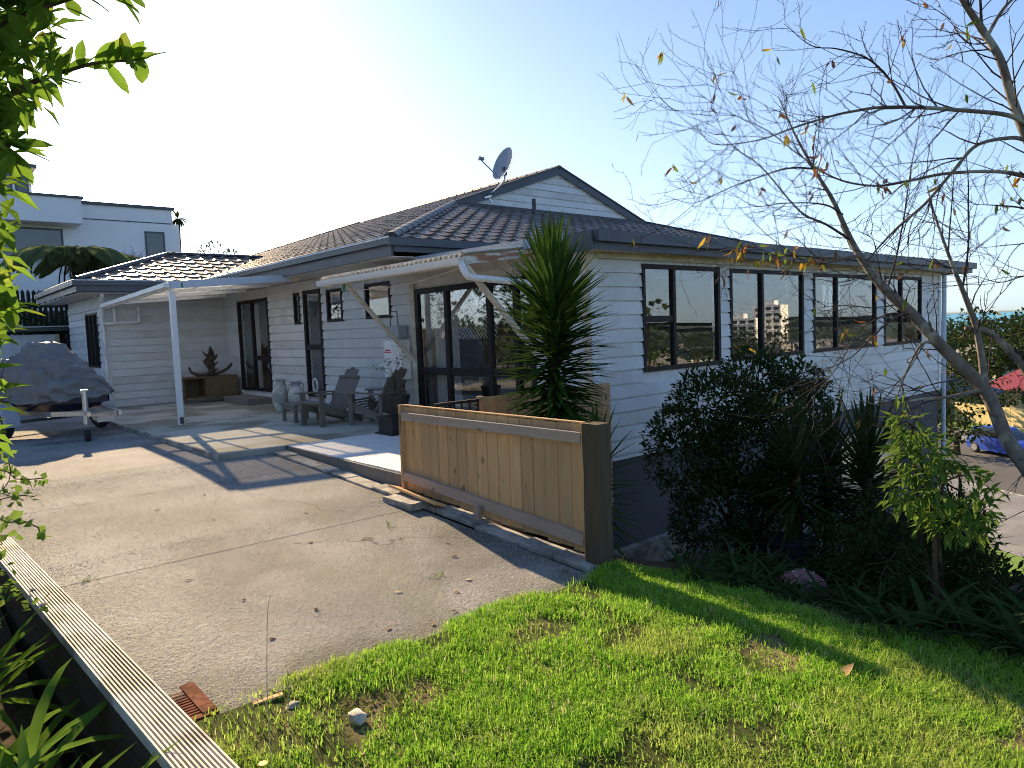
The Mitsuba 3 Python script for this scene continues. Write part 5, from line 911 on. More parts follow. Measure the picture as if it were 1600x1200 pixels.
for (p, d) in LEAFP[:290]:
    for _ in range(1 if rg.uniform() < 0.7 else 3):
        dv = norm(np.array([0, 0, -1]) + rg.normal(size=3) * 0.55); V, F = leaf(p + rg.normal(size=3) * .012, dv, norm(rg.normal(size=3)), rg.uniform(0.06, 0.115), rg.uniform(0.017, 0.027), bend=rg.normal() * 0.9, fold=0.25, shape=(0.1, 0.85, 1.0, 0.6, 0.0))
        if USED.__contains__(f'{tree}__leaf_280'): continue
        put(tree, 'leaf', MB().add(V, F), str(rg.choice(['leaf_yellow', 'leaf_orange', 'leaf_brown', 'leaf_brown', 'leaf_green', 'leaf_green'])), True)

# ---------------------------------------------------------------- large-leaved tree at the left edge, ivy over the bed
lt = thing('large_leaved_tree', 'large leaved green tree backlit by the sun at the left edge', 'tree')
rg = np.random.default_rng(91); br = MB(); LV = []
BR = [([(-0.25, 3.25, -0.2), (-0.12, 3.3, 1.0), (0.0, 3.3, 2.0), (0.08, 3.25, 2.9)], .05, 0), ([(0.0, 3.3, 2.1), (0.22, 3.15, 2.35), (0.44, 3.05, 2.47), (0.60, 2.96, 2.50)], .012, 1), ([(0.0, 3.3, 2.3), (0.2, 3.2, 2.58), (0.40, 3.1, 2.70), (0.56, 3.04, 2.76)], .012, 1), ([(0.03, 3.3, 2.6), (0.22, 3.2, 2.8), (0.42, 3.1, 2.92)], .01, 1), ([(-.05, 3.3, 1.8), (0.15, 3.2, 2.05), (0.36, 3.1, 2.17), (0.47, 3.05, 2.16)], .011, 1),
      ([(-.06, 3.3, 1.6), (0.12, 3.2, 1.85), (0.30, 3.12, 1.98)], .01, 1), ([(-.08, 3.3, 1.4), (0.15, 3.2, 1.7), (0.33, 3.15, 1.80)], .01, 1), ([(-.1, 3.3, 1.3), (0.1, 3.25, 1.52), (0.30, 3.15, 1.62), (0.43, 3.1, 1.63)], .01, 1), ([(0.0, 3.3, 2.2), (0.1, 3.2, 2.4), (0.26, 3.12, 2.52)], .01, 1), ([(-.1, 3.3, 1.2), (0.05, 3.25, 1.38), (0.22, 3.15, 1.45)], .01, 1), ([(0.02, 3.3, 2.45), (0.12, 3.25, 2.62), (0.24, 3.18, 2.70)], .01, 1), ([(0.0, 3.3, 1.9), (0.1, 3.2, 2.1), (0.2, 3.12, 2.22)], .01, 1), ([(-.06, 3.3, 1.5), (0.06, 3.2, 1.62), (0.15, 3.14, 1.72)], .01, 1), ([(0.03, 3.3, 2.7), (0.1, 3.22, 2.85), (0.26, 3.15, 3.05)], .01, 1), ([(-.1, 3.3, 1.1), (0.08, 3.2, 1.2), (0.18, 3.12, 1.24)], .01, 1)]
for pts, r, kind_ in BR:
    ln = smoothline(np.array(pts) + [0.16 if pts[-1][2] > 2.2 else -0.10, -0.05, 0.0], 5); br.add(*tube(ln, np.linspace(r, r * 0.35, len(ln)), 6))
    if kind_:
        n = len(ln)
        for j in range(3, n):
            for _ in range(2 if j < n - 2 else 4):
                dv = norm(norm(ln[min(j + 1, n - 1)] - ln[j - 1]) * 0.7 + sph_dirs(1, rg)[0] * 0.9 + [0, 0, 0.05]); LV.append((ln[j] + rg.normal(size=3) * 0.012, dv))
put(lt, 'branch', br, 'brown', True)
rg.shuffle(LV)
for p, d in LV[:296]:
    V, F = leaf(p, d, norm(np.array([0, 0, 1]) + rg.normal(size=3) * 0.35), rg.uniform(0.10, 0.15), rg.uniform(0.044, 0.060), bend=rg.uniform(-0.1, 0.55), fold=0.16, shape=(0.1, 0.62, 0.95, 1.0, 0.72, 0.0)); put(lt, 'leaf', MB().add(V, F), 'big_leaf', True)
m = MB()
for p, d in LV[296:]: m.add(*leaf(p, d, (0, 0.2, 1), 0.10, 0.04, bend=0.3, fold=0.16))
P_ = np.stack([rg.uniform(-0.3, 0.60, 6500), rg.uniform(2.8, 3.8, 6500), 0.95 + 2.35 * rg.uniform(0, 1, 6500) ** 0.8], 1); lim = P_[:, 1] * 0.105 + np.interp(P_[:, 2], [0.9, 1.3, 1.6, 1.9, 2.2, 2.5, 2.7, 3.0, 3.3], [-0.08, -0.05, -0.01, 0.02, 0.07, 0.20, 0.21, 0.25, 0.25]); gp = meshkit.fbm(P_ * 4.2 + 3, 2, 5); P_ = P_[(P_[:, 0] < lim) & (gp > 0.45)]; n = len(P_)
V, F = leafcloud(P_, sph_dirs(n, rg), sph_dirs(n, rg) * .6 + [0, 0, 1], rg.uniform(0.09, 0.14, n), rg.uniform(0.042, 0.058, n)); m.add(V, F)
put(lt, 'foliage', m, 'big_leaf', kind='stuff')
iv = thing('ivy', 'ivy with pale green leaves spilling over the driveway edge at left', 'ivy')
P_, m = [], MB()
for k_ in range(24):
    yv_ = rg.uniform(3.6, 5.6); a_ = np.array([yv_ * 0.088 + rg.uniform(-0.30, -0.05), yv_, rg.uniform(0.25, 0.95)]); pts = [a_]; d = norm([rg.uniform(0.0, 0.6), rg.normal() * .5, rg.uniform(-0.4, 0.6)])
    for _ in range(6): d = norm(d + rg.normal(size=3) * 0.35 + [0, 0, -0.1]); pts.append(pts[-1] + d * 0.06); P_ += [pts[-1] + rg.normal(size=3) * .025 for _ in range(3)]
    m.add(*tube(np.array(pts), 0.003, 4, False))
put(iv, 'stem', m, 'brown', kind='stuff'); P_ = np.array(P_); n = len(P_)
put(iv, 'foliage', leafcloud(P_, sph_dirs(n, rg) + [0.3, -0.2, 0], sph_dirs(n, rg) + [0, 0, .8], rg.uniform(0.035, 0.07, n), rg.uniform(0.028, 0.05, n), fold=0.08), 'bright_leaf', kind='stuff')
shrub('hedge', 'dense dark green hedge mass behind the strappy leaves at the left edge', [(-0.25, 3.6, 0.35, .45, .8, .45), (-0.3, 4.8, 0.35, .5, .9, .5), (-0.3, 6.2, 0.2, .5, .9, .4), (-0.5, 2.4, 0.1, .4, .7, .3)], 7500, (0.05, 0.09), (0.025, 0.045), 'dark_leaf', 44, 3, cat='hedge')

# ---------------------------------------------------------------- grooved board on its low wall, seed stalks
w_ = thing('retaining_wall', 'low dark timber retaining wall topped by a grooved weathered decking board', 'retaining wall')
def shear(m): v = np.array(m.vertices); v[:, 0] -= 0.0447 * (v[:, 1] - 2.14); return trimesh.Trimesh(v, m.faces, process=False)
for k_ in range(4): put(w_, 'plank', shear(cbox(0.575, 0.615, -0.6, 5.9, -0.55 + k_ * 0.182, -0.55 + k_ * 0.182 + 0.176, 0.004)), 'darkwood')
for k_ in range(4): put(w_, 'post', shear(cbox(0.62, 0.70, 0.2 + k_ * 1.5, 0.29 + k_ * 1.5, -0.75, 0.155, 0.004)), 'darkwood')
ng = 11; wid = 0.15; x0 = 0.552; up_ = []
for k_ in range(ng):
    a_ = x0 + k_ * wid / ng; up_ += [(a_ + 0.0012, 0.193), (a_ + 0.0022, 0.200), (a_ + wid / ng * 0.62, 0.200), (a_ + wid / ng * 0.72, 0.193)]
put(w_, 'top_board', shear(prism([(x0, 0.160), (x0, 0.192)] + up_ + [(x0 + wid, 0.192), (x0 + wid, 0.160)], -0.7, 5.95, 'xz')), 'topboard')
st = thing('seed_stalk', 'two thin dry grass seed stalks rising in front of the grooved board', 'grass stalk')
put(st, 'stem', tubes((smoothline([(0.74, 1.98, -0.35), (0.745, 2.0, 0.1), (0.755, 2.03, 0.4), (0.79, 2.08, 0.64), (0.82, 2.12, 0.70)], 5), np.linspace(0.0018, 0.0009, 21), 4)), 'straw', True)
put(st, 'stem', tubes((smoothline([(0.76, 1.96, -0.35), (0.78, 1.99, 0.1), (0.82, 2.04, 0.34), (0.85, 2.1, 0.46)], 5), np.linspace(0.0016, 0.0008, 16), 4)), 'straw', True)

# tall boundary hedge on the far side of the driveway, out of the picture, that the hedge at the left edge belongs to
rg = np.random.default_rng(123)
for i in range(5):
    y_ = 4.5 + i * 4.6; shrub('boundary_tree', 'tall evergreen boundary tree left of the driveway, ' + ('nearest the camera', 'second from the camera', 'middle one of five', 'second from the shed', 'nearest the shed')[i], [(-5.2 + rg.normal() * .2, y_ + dy, z_, 1.1, 1.6, 1.3) for dy in (-1.2, 1.2) for z_ in (0.9, 2.6, 4.4, 6.0)], 3200, (0.22, 0.36), (0.12, 0.2), 'dark_leaf', 140 + i, 2, 'boundary trees left of the driveway', 'tree')
# ---------------------------------------------------------------- small things
dg = thing('drain_grate', 'rusty steel drain grate set in the driveway corner beside the grooved board', 'drain grate')
gx0, gx1, gy0, gy1, gz0 = 0.66, 1.10, 3.60, 4.04, -0.378
put(dg, 'frame', bm((gx0, gx1, gy0, gy0 + 0.03, gz0, gz0 + 0.03), (gx0, gx1, gy1 - 0.03, gy1, gz0, gz0 + 0.03), (gx1 - 0.07, gx1, gy0 + .031, gy1 - .031, gz0, gz0 + 0.035), (gx0, gx0 + 0.03, gy0 + .031, gy1 - .031, gz0, gz0 + 0.03)), 'copper')
put(dg, 'pit', bm((gx0 + 0.01, gx1 - 0.01, gy0 + 0.01, gy1 - 0.01, gz0 - 0.002, gz0 + 0.004)), 'joint')
for k_ in range(12): put(dg, 'bar', bm((gx0 + 0.031, gx1 - 0.071, gy0 + 0.034 + k_ * 0.030, gy0 + 0.048 + k_ * 0.030, gz0 + 0.006, gz0 + 0.028)), 'copper')
def rock(c_, r_, seed, mat, name, label, cat, group=None, sq=(1, 0.7, 0.5)):
    s_ = trimesh.creation.icosphere(2); v = np.array(s_.vertices); v *= 1 + 0.7 * (meshkit.noise(v * 1.6 + seed * 3.1) - 0.5)[:, None]; v = v * r_ * np.array(sq); a_ = seed * 1.7; v[:, :2] = v[:, :2] @ np.array([[math.cos(a_), math.sin(a_)], [-math.sin(a_), math.cos(a_)]])
    solo(name, trimesh.Trimesh(v + c_, s_.faces), mat, label, cat, 30, group)
def gz2(x, y): return float(drive_z(y)) if (y > 3.6) else float(ground(x, y)) + 0.02
rock((1.52, 2.98, -0.30), 0.055, 1, 'stone', 'stone', 'largest pale cream stone on the bare patch of lawn', 'stone'); rock((1.36, 3.32, -0.315), 0.04, 2, 'stone', 'stone', 'small pale stone just below the wood chip', 'stone')
solo('wood_chip', MB().add(*beam((1.22, 3.47, -0.31), (1.36, 3.44, -0.30), 0.032, 0.012)).mesh(), 'fence_c', 'pale splinter of wood on the lawn edge near the drain grate', 'wood')
dn = thing('dandelion', 'single yellow dandelion flower in the grass by the grooved board', 'flower'); put(dn, 'bloom', lathe([(0, 0.0), (0.012, 0.0), (0.022, 0.008), (0.018, 0.013), (0, 0.014)], (1.03, 2.86, -0.27), 12), 'yellow'); put(dn, 'stem', tubes(([(1.03, 2.86, -0.33), (1.03, 2.86, -0.268)], 0.003, 5)), 'green')
cu = thing('curled_leaf', 'large curled tan dead leaf on the grass at the shadow edge', 'leaf'); put(cu, 'blade', MB().add(*leaf((3.42, 1.62, -0.32), (0.8, -0.6, 0.22), (0, 0, 1), 0.13, 0.07, bend=-0.8, fold=0.45, shape=(0.2, 0.8, 1.0, 0.7, 0.0))), 'leaf_tan', True)
rg = np.random.default_rng(15)
for (x, y) in [(2.9, 4.05), (3.1, 4.15), (2.6, 4.3), (2.2, 3.85), (2.0, 4.4), (1.7, 4.9), (2.7, 3.8), (2.45, 3.72), (3.3, 4.6), (2.55, 5.7), (2.9, 6.5), (2.2, 6.9), (1.9, 7.6), (3.2, 5.3), (1.5, 5.5), (2.4, 7.9), (1.6, 4.2), (3.45, 4.9), (2.05, 3.7), (1.5, 3.72)]:
    k = thing('fallen_leaf', 'small dead leaf or chip lying on the sunlit concrete driveway', 'leaf', 'dead leaves on the driveway'); d = norm([rg.normal(), rg.normal(), 0.05])
    put(k, 'blade', MB().add(*leaf((x, y, float(drive_z(y)) + 0.006), d, (0, 0, 1), rg.uniform(0.035, 0.07), rg.uniform(0.02, 0.035), bend=rg.uniform(0.0, 0.5), fold=0.35, shape=(0.2, 0.9, 1.0, 0.6, 0.0))), str(rg.choice(['leaf_brown', 'straw', 'leaf_tan', 'leaf_green', 'leaf_brown'])), True)
for (x, y, lab) in [(3.3, 5.62, 'tuft of weed growing in the far end of the driveway crack'), (2.95, 4.35, 'weed tuft in the crack close to the lawn'), (0.98, 6.0, 'weed tuft in the joint near the grooved board'), (3.72, 3.75, 'seeding weed tuft at the foot of the thick fence post')]:
    strap_clump('weed_tuft', lab, (x, y, float(drive_z(y)) - 0.01), 14, 0.09, 0.006, int(x * 10), 'strap', 0.8, 'weed', None, False, 0.03)
# toadstool ornament, log, bin
ts = thing('toadstool_ornament', 'faded pink spotted toadstool garden ornament in the shaded bed', 'garden ornament'); tp = np.array([5.15, 2.70, -0.66])
cap_ = np.array([(0.0, 0.215), (0.05, 0.21), (0.11, 0.185), (0.165, 0.145), (0.182, 0.12), (0.175, 0.108), (0.10, 0.118), (0.04, 0.12), (0.0, 0.12)])
put(ts, 'cap', lathe(smoothline(cap_, 3), tp, 32), 'pink', 50); put(ts, 'stalk', lathe([(0.055, -0.1), (0.05, 0.0), (0.04, 0.08), (0.042, 0.125)], tp, 16), 'blush', True)
for k_ in range(11):
    a_ = k_ * 2.4; r_ = 0.045 + 0.011 * k_; z_ = np.interp(r_, [0, .05, .11, .165], [.215, .21, .185, .145]); sp_ = trimesh.creation.icosphere(1, 0.013); put(ts, 'spot', trimesh.Trimesh(np.array(sp_.vertices) * [1, 1, 0.4] + tp + [r_ * math.cos(a_), r_ * math.sin(a_), z_], sp_.faces), 'blush', True)
lg = thing('fallen_log', 'grey weathered fallen log with broken branches below the bright shrub', 'log'); ln = smoothline([(7.0, 3.0, -1.06), (7.2, 2.84, -0.95), (7.4, 2.68, -0.83), (7.55, 2.55, -0.78), (7.78, 2.36, -0.79)], 5)
put(lg, 'trunk', tubes((ln + (meshkit.noise(ln * 6)[:, None] - .5) * .04, np.linspace(0.05, 0.085, len(ln)), 9)), 'bark', True); put(lg, 'branch', tubes((smoothline([(7.3, 2.76, -0.9), (7.2, 2.6, -0.98), (7.25, 2.4, -1.05)], 4), 0.022, 6), (smoothline([(7.5, 2.6, -0.8), (7.45, 2.35, -0.95), (7.6, 2.2, -1.0)], 4), 0.018, 6), (smoothline([(7.1, 2.9, -1.0), (6.9, 2.9, -0.75)], 4), 0.014, 5)), 'bark', True)
bn = thing('garden_bin', 'dark blue plastic bin behind the toadstool ornament', 'bin'); put(bn, 'body', lathe([(0.0, 0), (0.17, 0), (0.2, 0.55), (0.0, 0.55)], (6.35, 3.42, -1.18), 20), 'bin', 40); put(bn, 'rim', lathe([(0.2, 0.55), (0.22, 0.555), (0.22, 0.585), (0.0, 0.61)], (6.35, 3.42, -1.18), 20), 'bin', 40)
struct('path_edge', bm((4.7, 7.6, 5.38, 5.48, -1.4, -1.10)), 'kerb')

# ---------------------------------------------------------------- shed and greenery at the left
sh = thing('shed', 'white board shed with dark roof edge behind the covered jet ski', 'shed')
put(sh, 'wall', bm((-2.5, 3.60, 24.0, 24.08, -0.2, 1.86), (3.53, 3.60, 24.081, 26.5, -0.2, 1.86)), 'shed')
for k_ in range(30): put(sh, 'board', bm((-2.4 + k_ * 0.2, -2.4 + k_ * 0.2 + 0.17, 23.975, 23.998, -0.15, 1.85)), 'shed')
put(sh, 'roof', bm((-2.7, 3.95, 23.8, 27.0, 1.95, 2.06)), 'slate'); put(sh, 'roof_edge', beams(((-2.7, 23.78, 2.075), (3.95, 23.78, 2.075), 0.05, 0.03)), 'pale_metal'); put(sh, 'corner_post', bm((3.60, 3.70, 23.95, 24.05, -0.1, 1.86)), 'cream')
shrub('boundary_hedge', 'dark leafy bushes between the shed and the left wing', [(4.1, 25.5, 1.2, .5, 1.0, 1.4), (3.7, 27.2, 1.6, 1.4, 1.0, 1.4), (1.5, 27.2, 1.7, 1.6, 0.9, 1.1), (-0.8, 27.3, 1.9, 1.6, 0.9, 1.2), (2.6, 26.9, 2.2, 1.2, 0.7, 0.8)], 5200, (0.10, 0.2), (0.05, 0.10), 'dark_leaf', 45, 2, cat='hedge')
pk = thing('picket_fence', 'dark wooden picket fence on the bank behind the shed', 'fence')
for k_ in range(34):
    x = 0.4 + k_ * 0.16; put(pk, 'picket', prism([(x, 1.0), (x + 0.11, 1.0), (x + 0.11, 3.62 - 0.05 * x + rnd.uniform(-.03, .03)), (x + 0.055, 3.72 - 0.05 * x), (x, 3.62 - 0.05 * x)], 30.0, 30.025, 'xz'), 'darkwood')
put(pk, 'rail', bm((0.4, 5.9, 30.026, 30.07, 1.5, 1.6), (0.4, 5.9, 30.026, 30.07, 2.9, 3.0)), 'darkwood')
# tree fern
tf = thing('tree_fern', 'arching tree fern in front of the white neighbouring house', 'tree fern'); rg = np.random.default_rng(55); m = MB()
for (cx, cy, cz, nf, R_) in ((4.75, 27.0, 4.15, 26, 1.6), (5.6, 27.4, 4.0, 24, 1.5)):
    put(tf, 'trunk', tubes((smoothline([(5.1, 27.1, 0.3), ((5.1 + cx) / 2, 27.1, 2.3), (cx, cy, cz - 0.1)], 4), np.linspace(0.13, 0.10, 9), 9)), 'brown', True); dead = MB()
    for k_ in range(14):
        a_ = rg.uniform(0, 6.28); dead.add(*tube(smoothline([(cx, cy, cz), (cx + .35 * math.cos(a_), cy + .35 * math.sin(a_), cz - 0.1), (cx + .5 * math.cos(a_), cy + .5 * math.sin(a_), cz - 0.9)], 3), 0.02, 4))
    put(tf, 'dead_frond', dead, 'brown')
    for f_ in range(nf):
        a_ = f_ * 6.283 / nf + rg.normal() * 0.1; r_ = R_ * rg.uniform(0.85, 1.1); e = np.array([math.cos(a_), math.sin(a_), 0]); ln = smoothline([np.array([cx, cy, cz]), np.array([cx, cy, cz + 0.42]) + e * r_ * 0.35, np.array([cx, cy, cz + 0.45]) + e * r_ * 0.75, np.array([cx, cy, cz + 0.12]) + e * r_ * 1.05, np.array([cx, cy, cz - 0.2]) + e * r_ * 1.2], 15); m2 = MB(); m2.add(*tube(ln, np.linspace(0.018, 0.004, len(ln)), 4))
        n = len(ln); P_, D_, L_ = [], [], []
        for j in range(3, n - 1):
            t_ = norm(ln[j + 1] - ln[j - 1]); sd = norm(np.cross(t_, [0, 0, 1])); w = 0.42 * math.sin(math.pi * min(1, (j / n) ** 0.8)) + 0.04
            for s_ in (-1, 1): P_.append(ln[j]); D_.append(sd * s_ + t_ * 0.35 - np.array([0, 0, 0.25])); L_.append(w)
        L_ = np.array(L_); m2.add(*leafcloud(np.array(P_), np.array(D_), np.tile([0, 0, 1.0], (len(P_), 1)), L_, np.full(len(P_), 0.075), 0.05, 0.5)); put(tf, 'frond', m2, 'fern')
# neighbouring white house
nh = thing('neighbour_house', 'white flat roofed neighbouring house up the hill at left', 'house')
put(nh, 'wall', bm((3.0, 10.45, 36.0, 44.0, 0.0, 7.62), (10.451, 10.85, 36.4, 44, 0, 7.05)), 'house_white'); put(nh, 'balcony', bm((1.0, 6.58, 34.9, 35.995, 6.62, 7.64)), 'house_white'); put(nh, 'parapet_cap', bm((6.6, 10.55, 35.92, 44.0, 7.621, 7.75), (0.9, 6.66, 34.84, 35.915, 7.642, 7.74)), 'slate')
put(nh, 'band', bm((6.62, 10.44, 35.975, 35.998, 6.98, 7.02)), 'slate'); put(nh, 'upper_storey', bm((0.0, 5.30, 38.0, 44.0, 7.63, 9.3)), 'house_white'); put(nh, 'roof', bm((-0.3, 5.5, 37.6, 44.3, 9.301, 9.45)), 'slate')
for (x0, x1, z0, z1, y_) in ((9.22, 10.06, 5.42, 6.60, 36.0), (3.2, 6.0, 5.2, 6.5, 36.0), (3.4, 4.6, 7.9, 9.1, 38.0), (4.7, 5.2, 7.9, 9.0, 38.0)):
    k = numbered(f'{nh}__window'); put(k, 'frame', bm((x0, x1, y_ - 0.04, y_ - 0.002, z0, z0 + 0.07), (x0, x1, y_ - 0.04, y_ - 0.002, z1 - 0.07, z1), (x0, x0 + 0.07, y_ - 0.04, y_ - 0.002, z0 + .071, z1 - .071), (x1 - 0.07, x1, y_ - 0.04, y_ - 0.002, z0 + .071, z1 - .071)), 'slate'); put(k, 'pane', bm((x0 + .07, x1 - .07, y_ - 0.02, y_ - 0.003, z0 + .07, z1 - .07)), 'car_glass')
def bare_bush(name, label, c_, R_, n, seed, cat='shrub'):
    rg = np.random.default_rng(seed); k = thing(name, label, cat); m = MB(); Q = [(np.array(c_, float), norm([rg.normal() * .6, rg.normal() * .6, 1]), R_ * 0.5, 0.02) for _ in range(9)]; i = 0
    while i < len(Q) and i < n:
        p, d, l, r_ = Q[i]; i += 1; pts = [p]
        for _ in range(4):
            d = norm(d + rg.normal(size=3) * 0.2); pts.append(pts[-1] + d * l / 4)
            if l > 0.25: Q.append((pts[-1], norm(d + rg.normal(size=3) * 0.6), l * 0.62, r_ * 0.62))
        m.add(*tube(np.array(pts), np.linspace(r_, r_ * 0.5, 5), 4, False))
    put(k, 'branch', m, 'twig', kind='stuff')
bare_bush('bare_shrub', 'leafless twiggy shrub in front of the white neighbouring house', (8.1, 33.0, 3.4), 2.6, 420, 3)
def palm(name, label, x, y, z0, z1, R_, seed):
    rg = np.random.default_rng(seed); k = thing(name, label, 'palm tree'); put(k, 'trunk', tubes((smoothline([(x - 0.3, y, z0), (x - 0.1, y, (z0 + z1) / 2), (x, y, z1)], 4), 0.14, 7)), 'brown', True); m = MB()
    for f_ in range(30):
        a_ = rg.uniform(0, 6.28); el = rg.uniform(-0.9, 1.2); d = np.array([math.cos(a_) * math.cos(el), math.sin(a_) * math.cos(el), math.sin(el)]); m.add(*leaf((x, y, z1), d, (0, 0, 1) if abs(d[2]) < .9 else (1, 0, 0), R_, R_ * 0.22, bend=0.9, fold=0.2))
    put(k, 'crown', m, 'dark_leaf')
palm('palm_tree', 'distant palm against the bright sky right of the white neighbouring house', 18.9, 63.5, 2.0, 11.7, 1.0, 4)
shrub('roadside_tree', 'small green tree top showing behind the left wing roof', [(14.2, 42.0, 6.3, 1.0, 1.0, 0.7), (15.2, 42, 6.1, .7, .7, .5)], 500, (0.2, 0.4), (0.06, 0.1), 'far_tree', 46, 1, cat='tree')

# ---------------------------------------------------------------- street, town and sea on the right
tdir, ndir, K0 = norm([0.48, 0.88, 0]), norm([0.88, -0.48, 0]), np.array([37.4, 10.0, -6.66])
def strip(a0, a1, b0, b1, z, name, mat, n=24):
    a_ = np.linspace(a0, a1, n); V = []
    for q in a_:
        for b_ in (b0, b1): V.append(K0 + tdir * q + ndir * b_ + [0, 0, z])
    i = np.arange(n - 1); struct(name, (np.array(V), np.stack([2 * i, 2 * i + 1, 2 * i + 3, 2 * i + 2], 1)), mat)
strip(-60, 90, -0.02, 9.0, 0.0, 'road', 'asphalt'); strip(-60, 90, -0.25, -0.021, 0.11, 'road_kerb', 'kerb'); strip(-60, 90, -7.2, -0.26, 0.106, 'footpath', 'path'); strip(-60, 90, -13.0, -7.21, 0.10, 'grass_verge', 'verge'); strip(-60, 90, 9.0, 12.5, 0.11, 'far_footpath', 'path'); strip(-60, 90, 12.5, 15.5, 0.115, 'far_verge', 'verge')
car = thing('parked_car', 'blue hatchback parked across the street', 'car'); CC = np.array([47.6, 12.7, -6.655])
def cx_(V): V = np.asarray(V, float); return CC + V[..., :1] * (-tdir) + V[..., 1:2] * ndir + V[..., 2:3] * np.array([0, 0, 1])
def sweep(sections, mat, name, smooth=30):
    """body from side profiles: list of (x, zlo, zhi, half width low, half width high)"""
    V = []
    for x, z0, z1, w0, w1 in sections: V += [(x, -w0, z0), (x, -w0 * 1.02, (z0 * .4 + z1 * .6)), (x, -w1, z1), (x, w1, z1), (x, w0 * 1.02, (z0 * .4 + z1 * .6)), (x, w0, z0)]
    n = len(sections); F = [[r1 * 6 + j, r1 * 6 + (j + 1) % 6, (r1 + 1) * 6 + (j + 1) % 6, (r1 + 1) * 6 + j] for r1 in range(n - 1) for j in range(6)] + [[0, 5, 4, 1], [1, 4, 3, 2]] + [[(n - 1) * 6 + q for q in f] for f in ([0, 1, 4, 5], [1, 2, 3, 4])]
    put(car, name, (cx_(np.array(V)), np.array(F)), mat, smooth)
sweep([(-1.98, 0.38, 0.75, .70, .66), (-1.85, 0.25, 0.95, .80, .74), (-1.2, 0.22, 1.0, .84, .78), (0.4, 0.22, 1.0, .84, .80), (1.2, 0.22, 0.95, .84, .76), (1.8, 0.25, 0.78, .78, .68), (2.0, 0.32, 0.62, .68, .62)], 'blue_car', 'body')
sweep([(-1.9, 0.94, 0.96, .70, .70), (-1.55, 0.96, 1.44, .74, .58), (-0.9, 0.98, 1.53, .75, .60), (0.0, 0.98, 1.50, .75, .60), (0.45, 0.97, 1.32, .74, .62), (1.05, 0.93, 0.96, .72, .70)], 'car_glass', 'window')
sweep([(-1.62, 1.42, 1.46, .57, .55), (-0.9, 1.50, 1.56, .60, .56), (0.05, 1.47, 1.53, .60, .56), (0.25, 1.40, 1.43, .60, .58)], 'blue_car', 'roof')
for s_ in (-1, 1): put(car, 'pillar', MB().add(cx_(beam((-0.35, s_ * 0.76, 0.98), (-0.42, s_ * 0.61, 1.5), 0.07, 0.03, (1, 0, 0))[0]), CF).add(cx_(beam((-1.45, s_ * 0.75, 0.98), (-1.5, s_ * 0.6, 1.46), 0.16, 0.03, (1, 0, 0))[0]), CF), 'blue_car')
for x in (-1.25, 1.25):
    for s_ in (-1, 1):
        wk = numbered(f'{car}__wheel'); put(wk, 'tyre', tubes((cx_(np.array([(x, s_ * q, 0.31) for q in (0.66, 0.70, 0.84, 0.87)])), [0.26, 0.31, 0.31, 0.26], 20)), 'rubber', 40); put(wk, 'rim', tubes((cx_(np.array([(x, s_ * 0.80, 0.31), (x, s_ * 0.885, 0.31)])), 0.20, 14)), 'steel', 40)
def gable_house(name, label, x, y, z, w, d, hw, hr, ang, wall, roof, group=None):
    k = thing(name, label, 'house', group); ca, sa = math.cos(ang), math.sin(ang)
    def tr_(V): V = np.asarray(V, float); return np.stack([x + V[:, 0] * ca - V[:, 1] * sa, y + V[:, 0] * sa + V[:, 1] * ca, z + V[:, 2]], 1)
    b = box(-w / 2, w / 2, -d / 2, d / 2, -2, hw); put(k, 'wall', MB().add(tr_(b[0]), b[1]), wall); o = 0.5
    V = [(-w / 2 - o, -d / 2 - o, hw - .1), (w / 2 + o, -d / 2 - o, hw - .1), (w / 2 + o, d / 2 + o, hw - .1), (-w / 2 - o, d / 2 + o, hw - .1), (-w / 2 - o + d * 0.25, 0, hw + hr), (w / 2 + o - d * 0.25, 0, hw + hr)]
    put(k, 'roof', MB().add(tr_(V), np.array([[0, 1, 5], [0, 5, 4], [1, 2, 5], [2, 3, 4], [2, 4, 5], [3, 0, 4], [0, 3, 2], [0, 2, 1]])), roof)
    for q in np.arange(-w / 2 + 1.2, w / 2 - 1, 3.0):
        for s_ in (-1, 1):
            b = box(q, q + 1.4, s_ * d / 2 - 0.03, s_ * d / 2 + 0.03, 0.9, 2.1); put(k, 'window', MB().add(tr_(b[0]), b[1]), 'car_glass')
    return k
gable_house('street_house', 'yellow walled house with a dark red roof across the street', 77.5, 11.8, -7.6, 18, 10, 2.2, 2.4, 1.25, 'house_yellow', 'red_roof')
gable_house('street_house', 'cream house with grey roof beyond the blue car, partly hidden by the leaning tree', 66, 24.5, -7.1, 10, 8, 2.1, 1.8, 1.1, 'house_yellow', 'grey_roof'); gable_house('street_house', 'far grey roofed house above the red roof', 118, 33, -8.2, 14, 9, 2.6, 2.4, 0.9, 'house_cream', 'grey_roof'); gable_house('street_house', 'far white house among the trees near the sea', 165, 55, -9.5, 16, 9, 3, 2.4, 0.5, 'house_white', 'slate')
fb = thing('yellow_fence', 'pale yellow boundary fence behind the parked blue car', 'fence')
for k_ in range(20): c_ = K0 + ndir * 15.8 + tdir * (-4 + k_ * 1.2); d2 = tdir * 0.58; put(fb, 'panel', beams((c_ - d2 + [0, 0, 0.75], c_ + d2 + [0, 0, 0.75], 0.08, 1.4)), 'house_yellow')
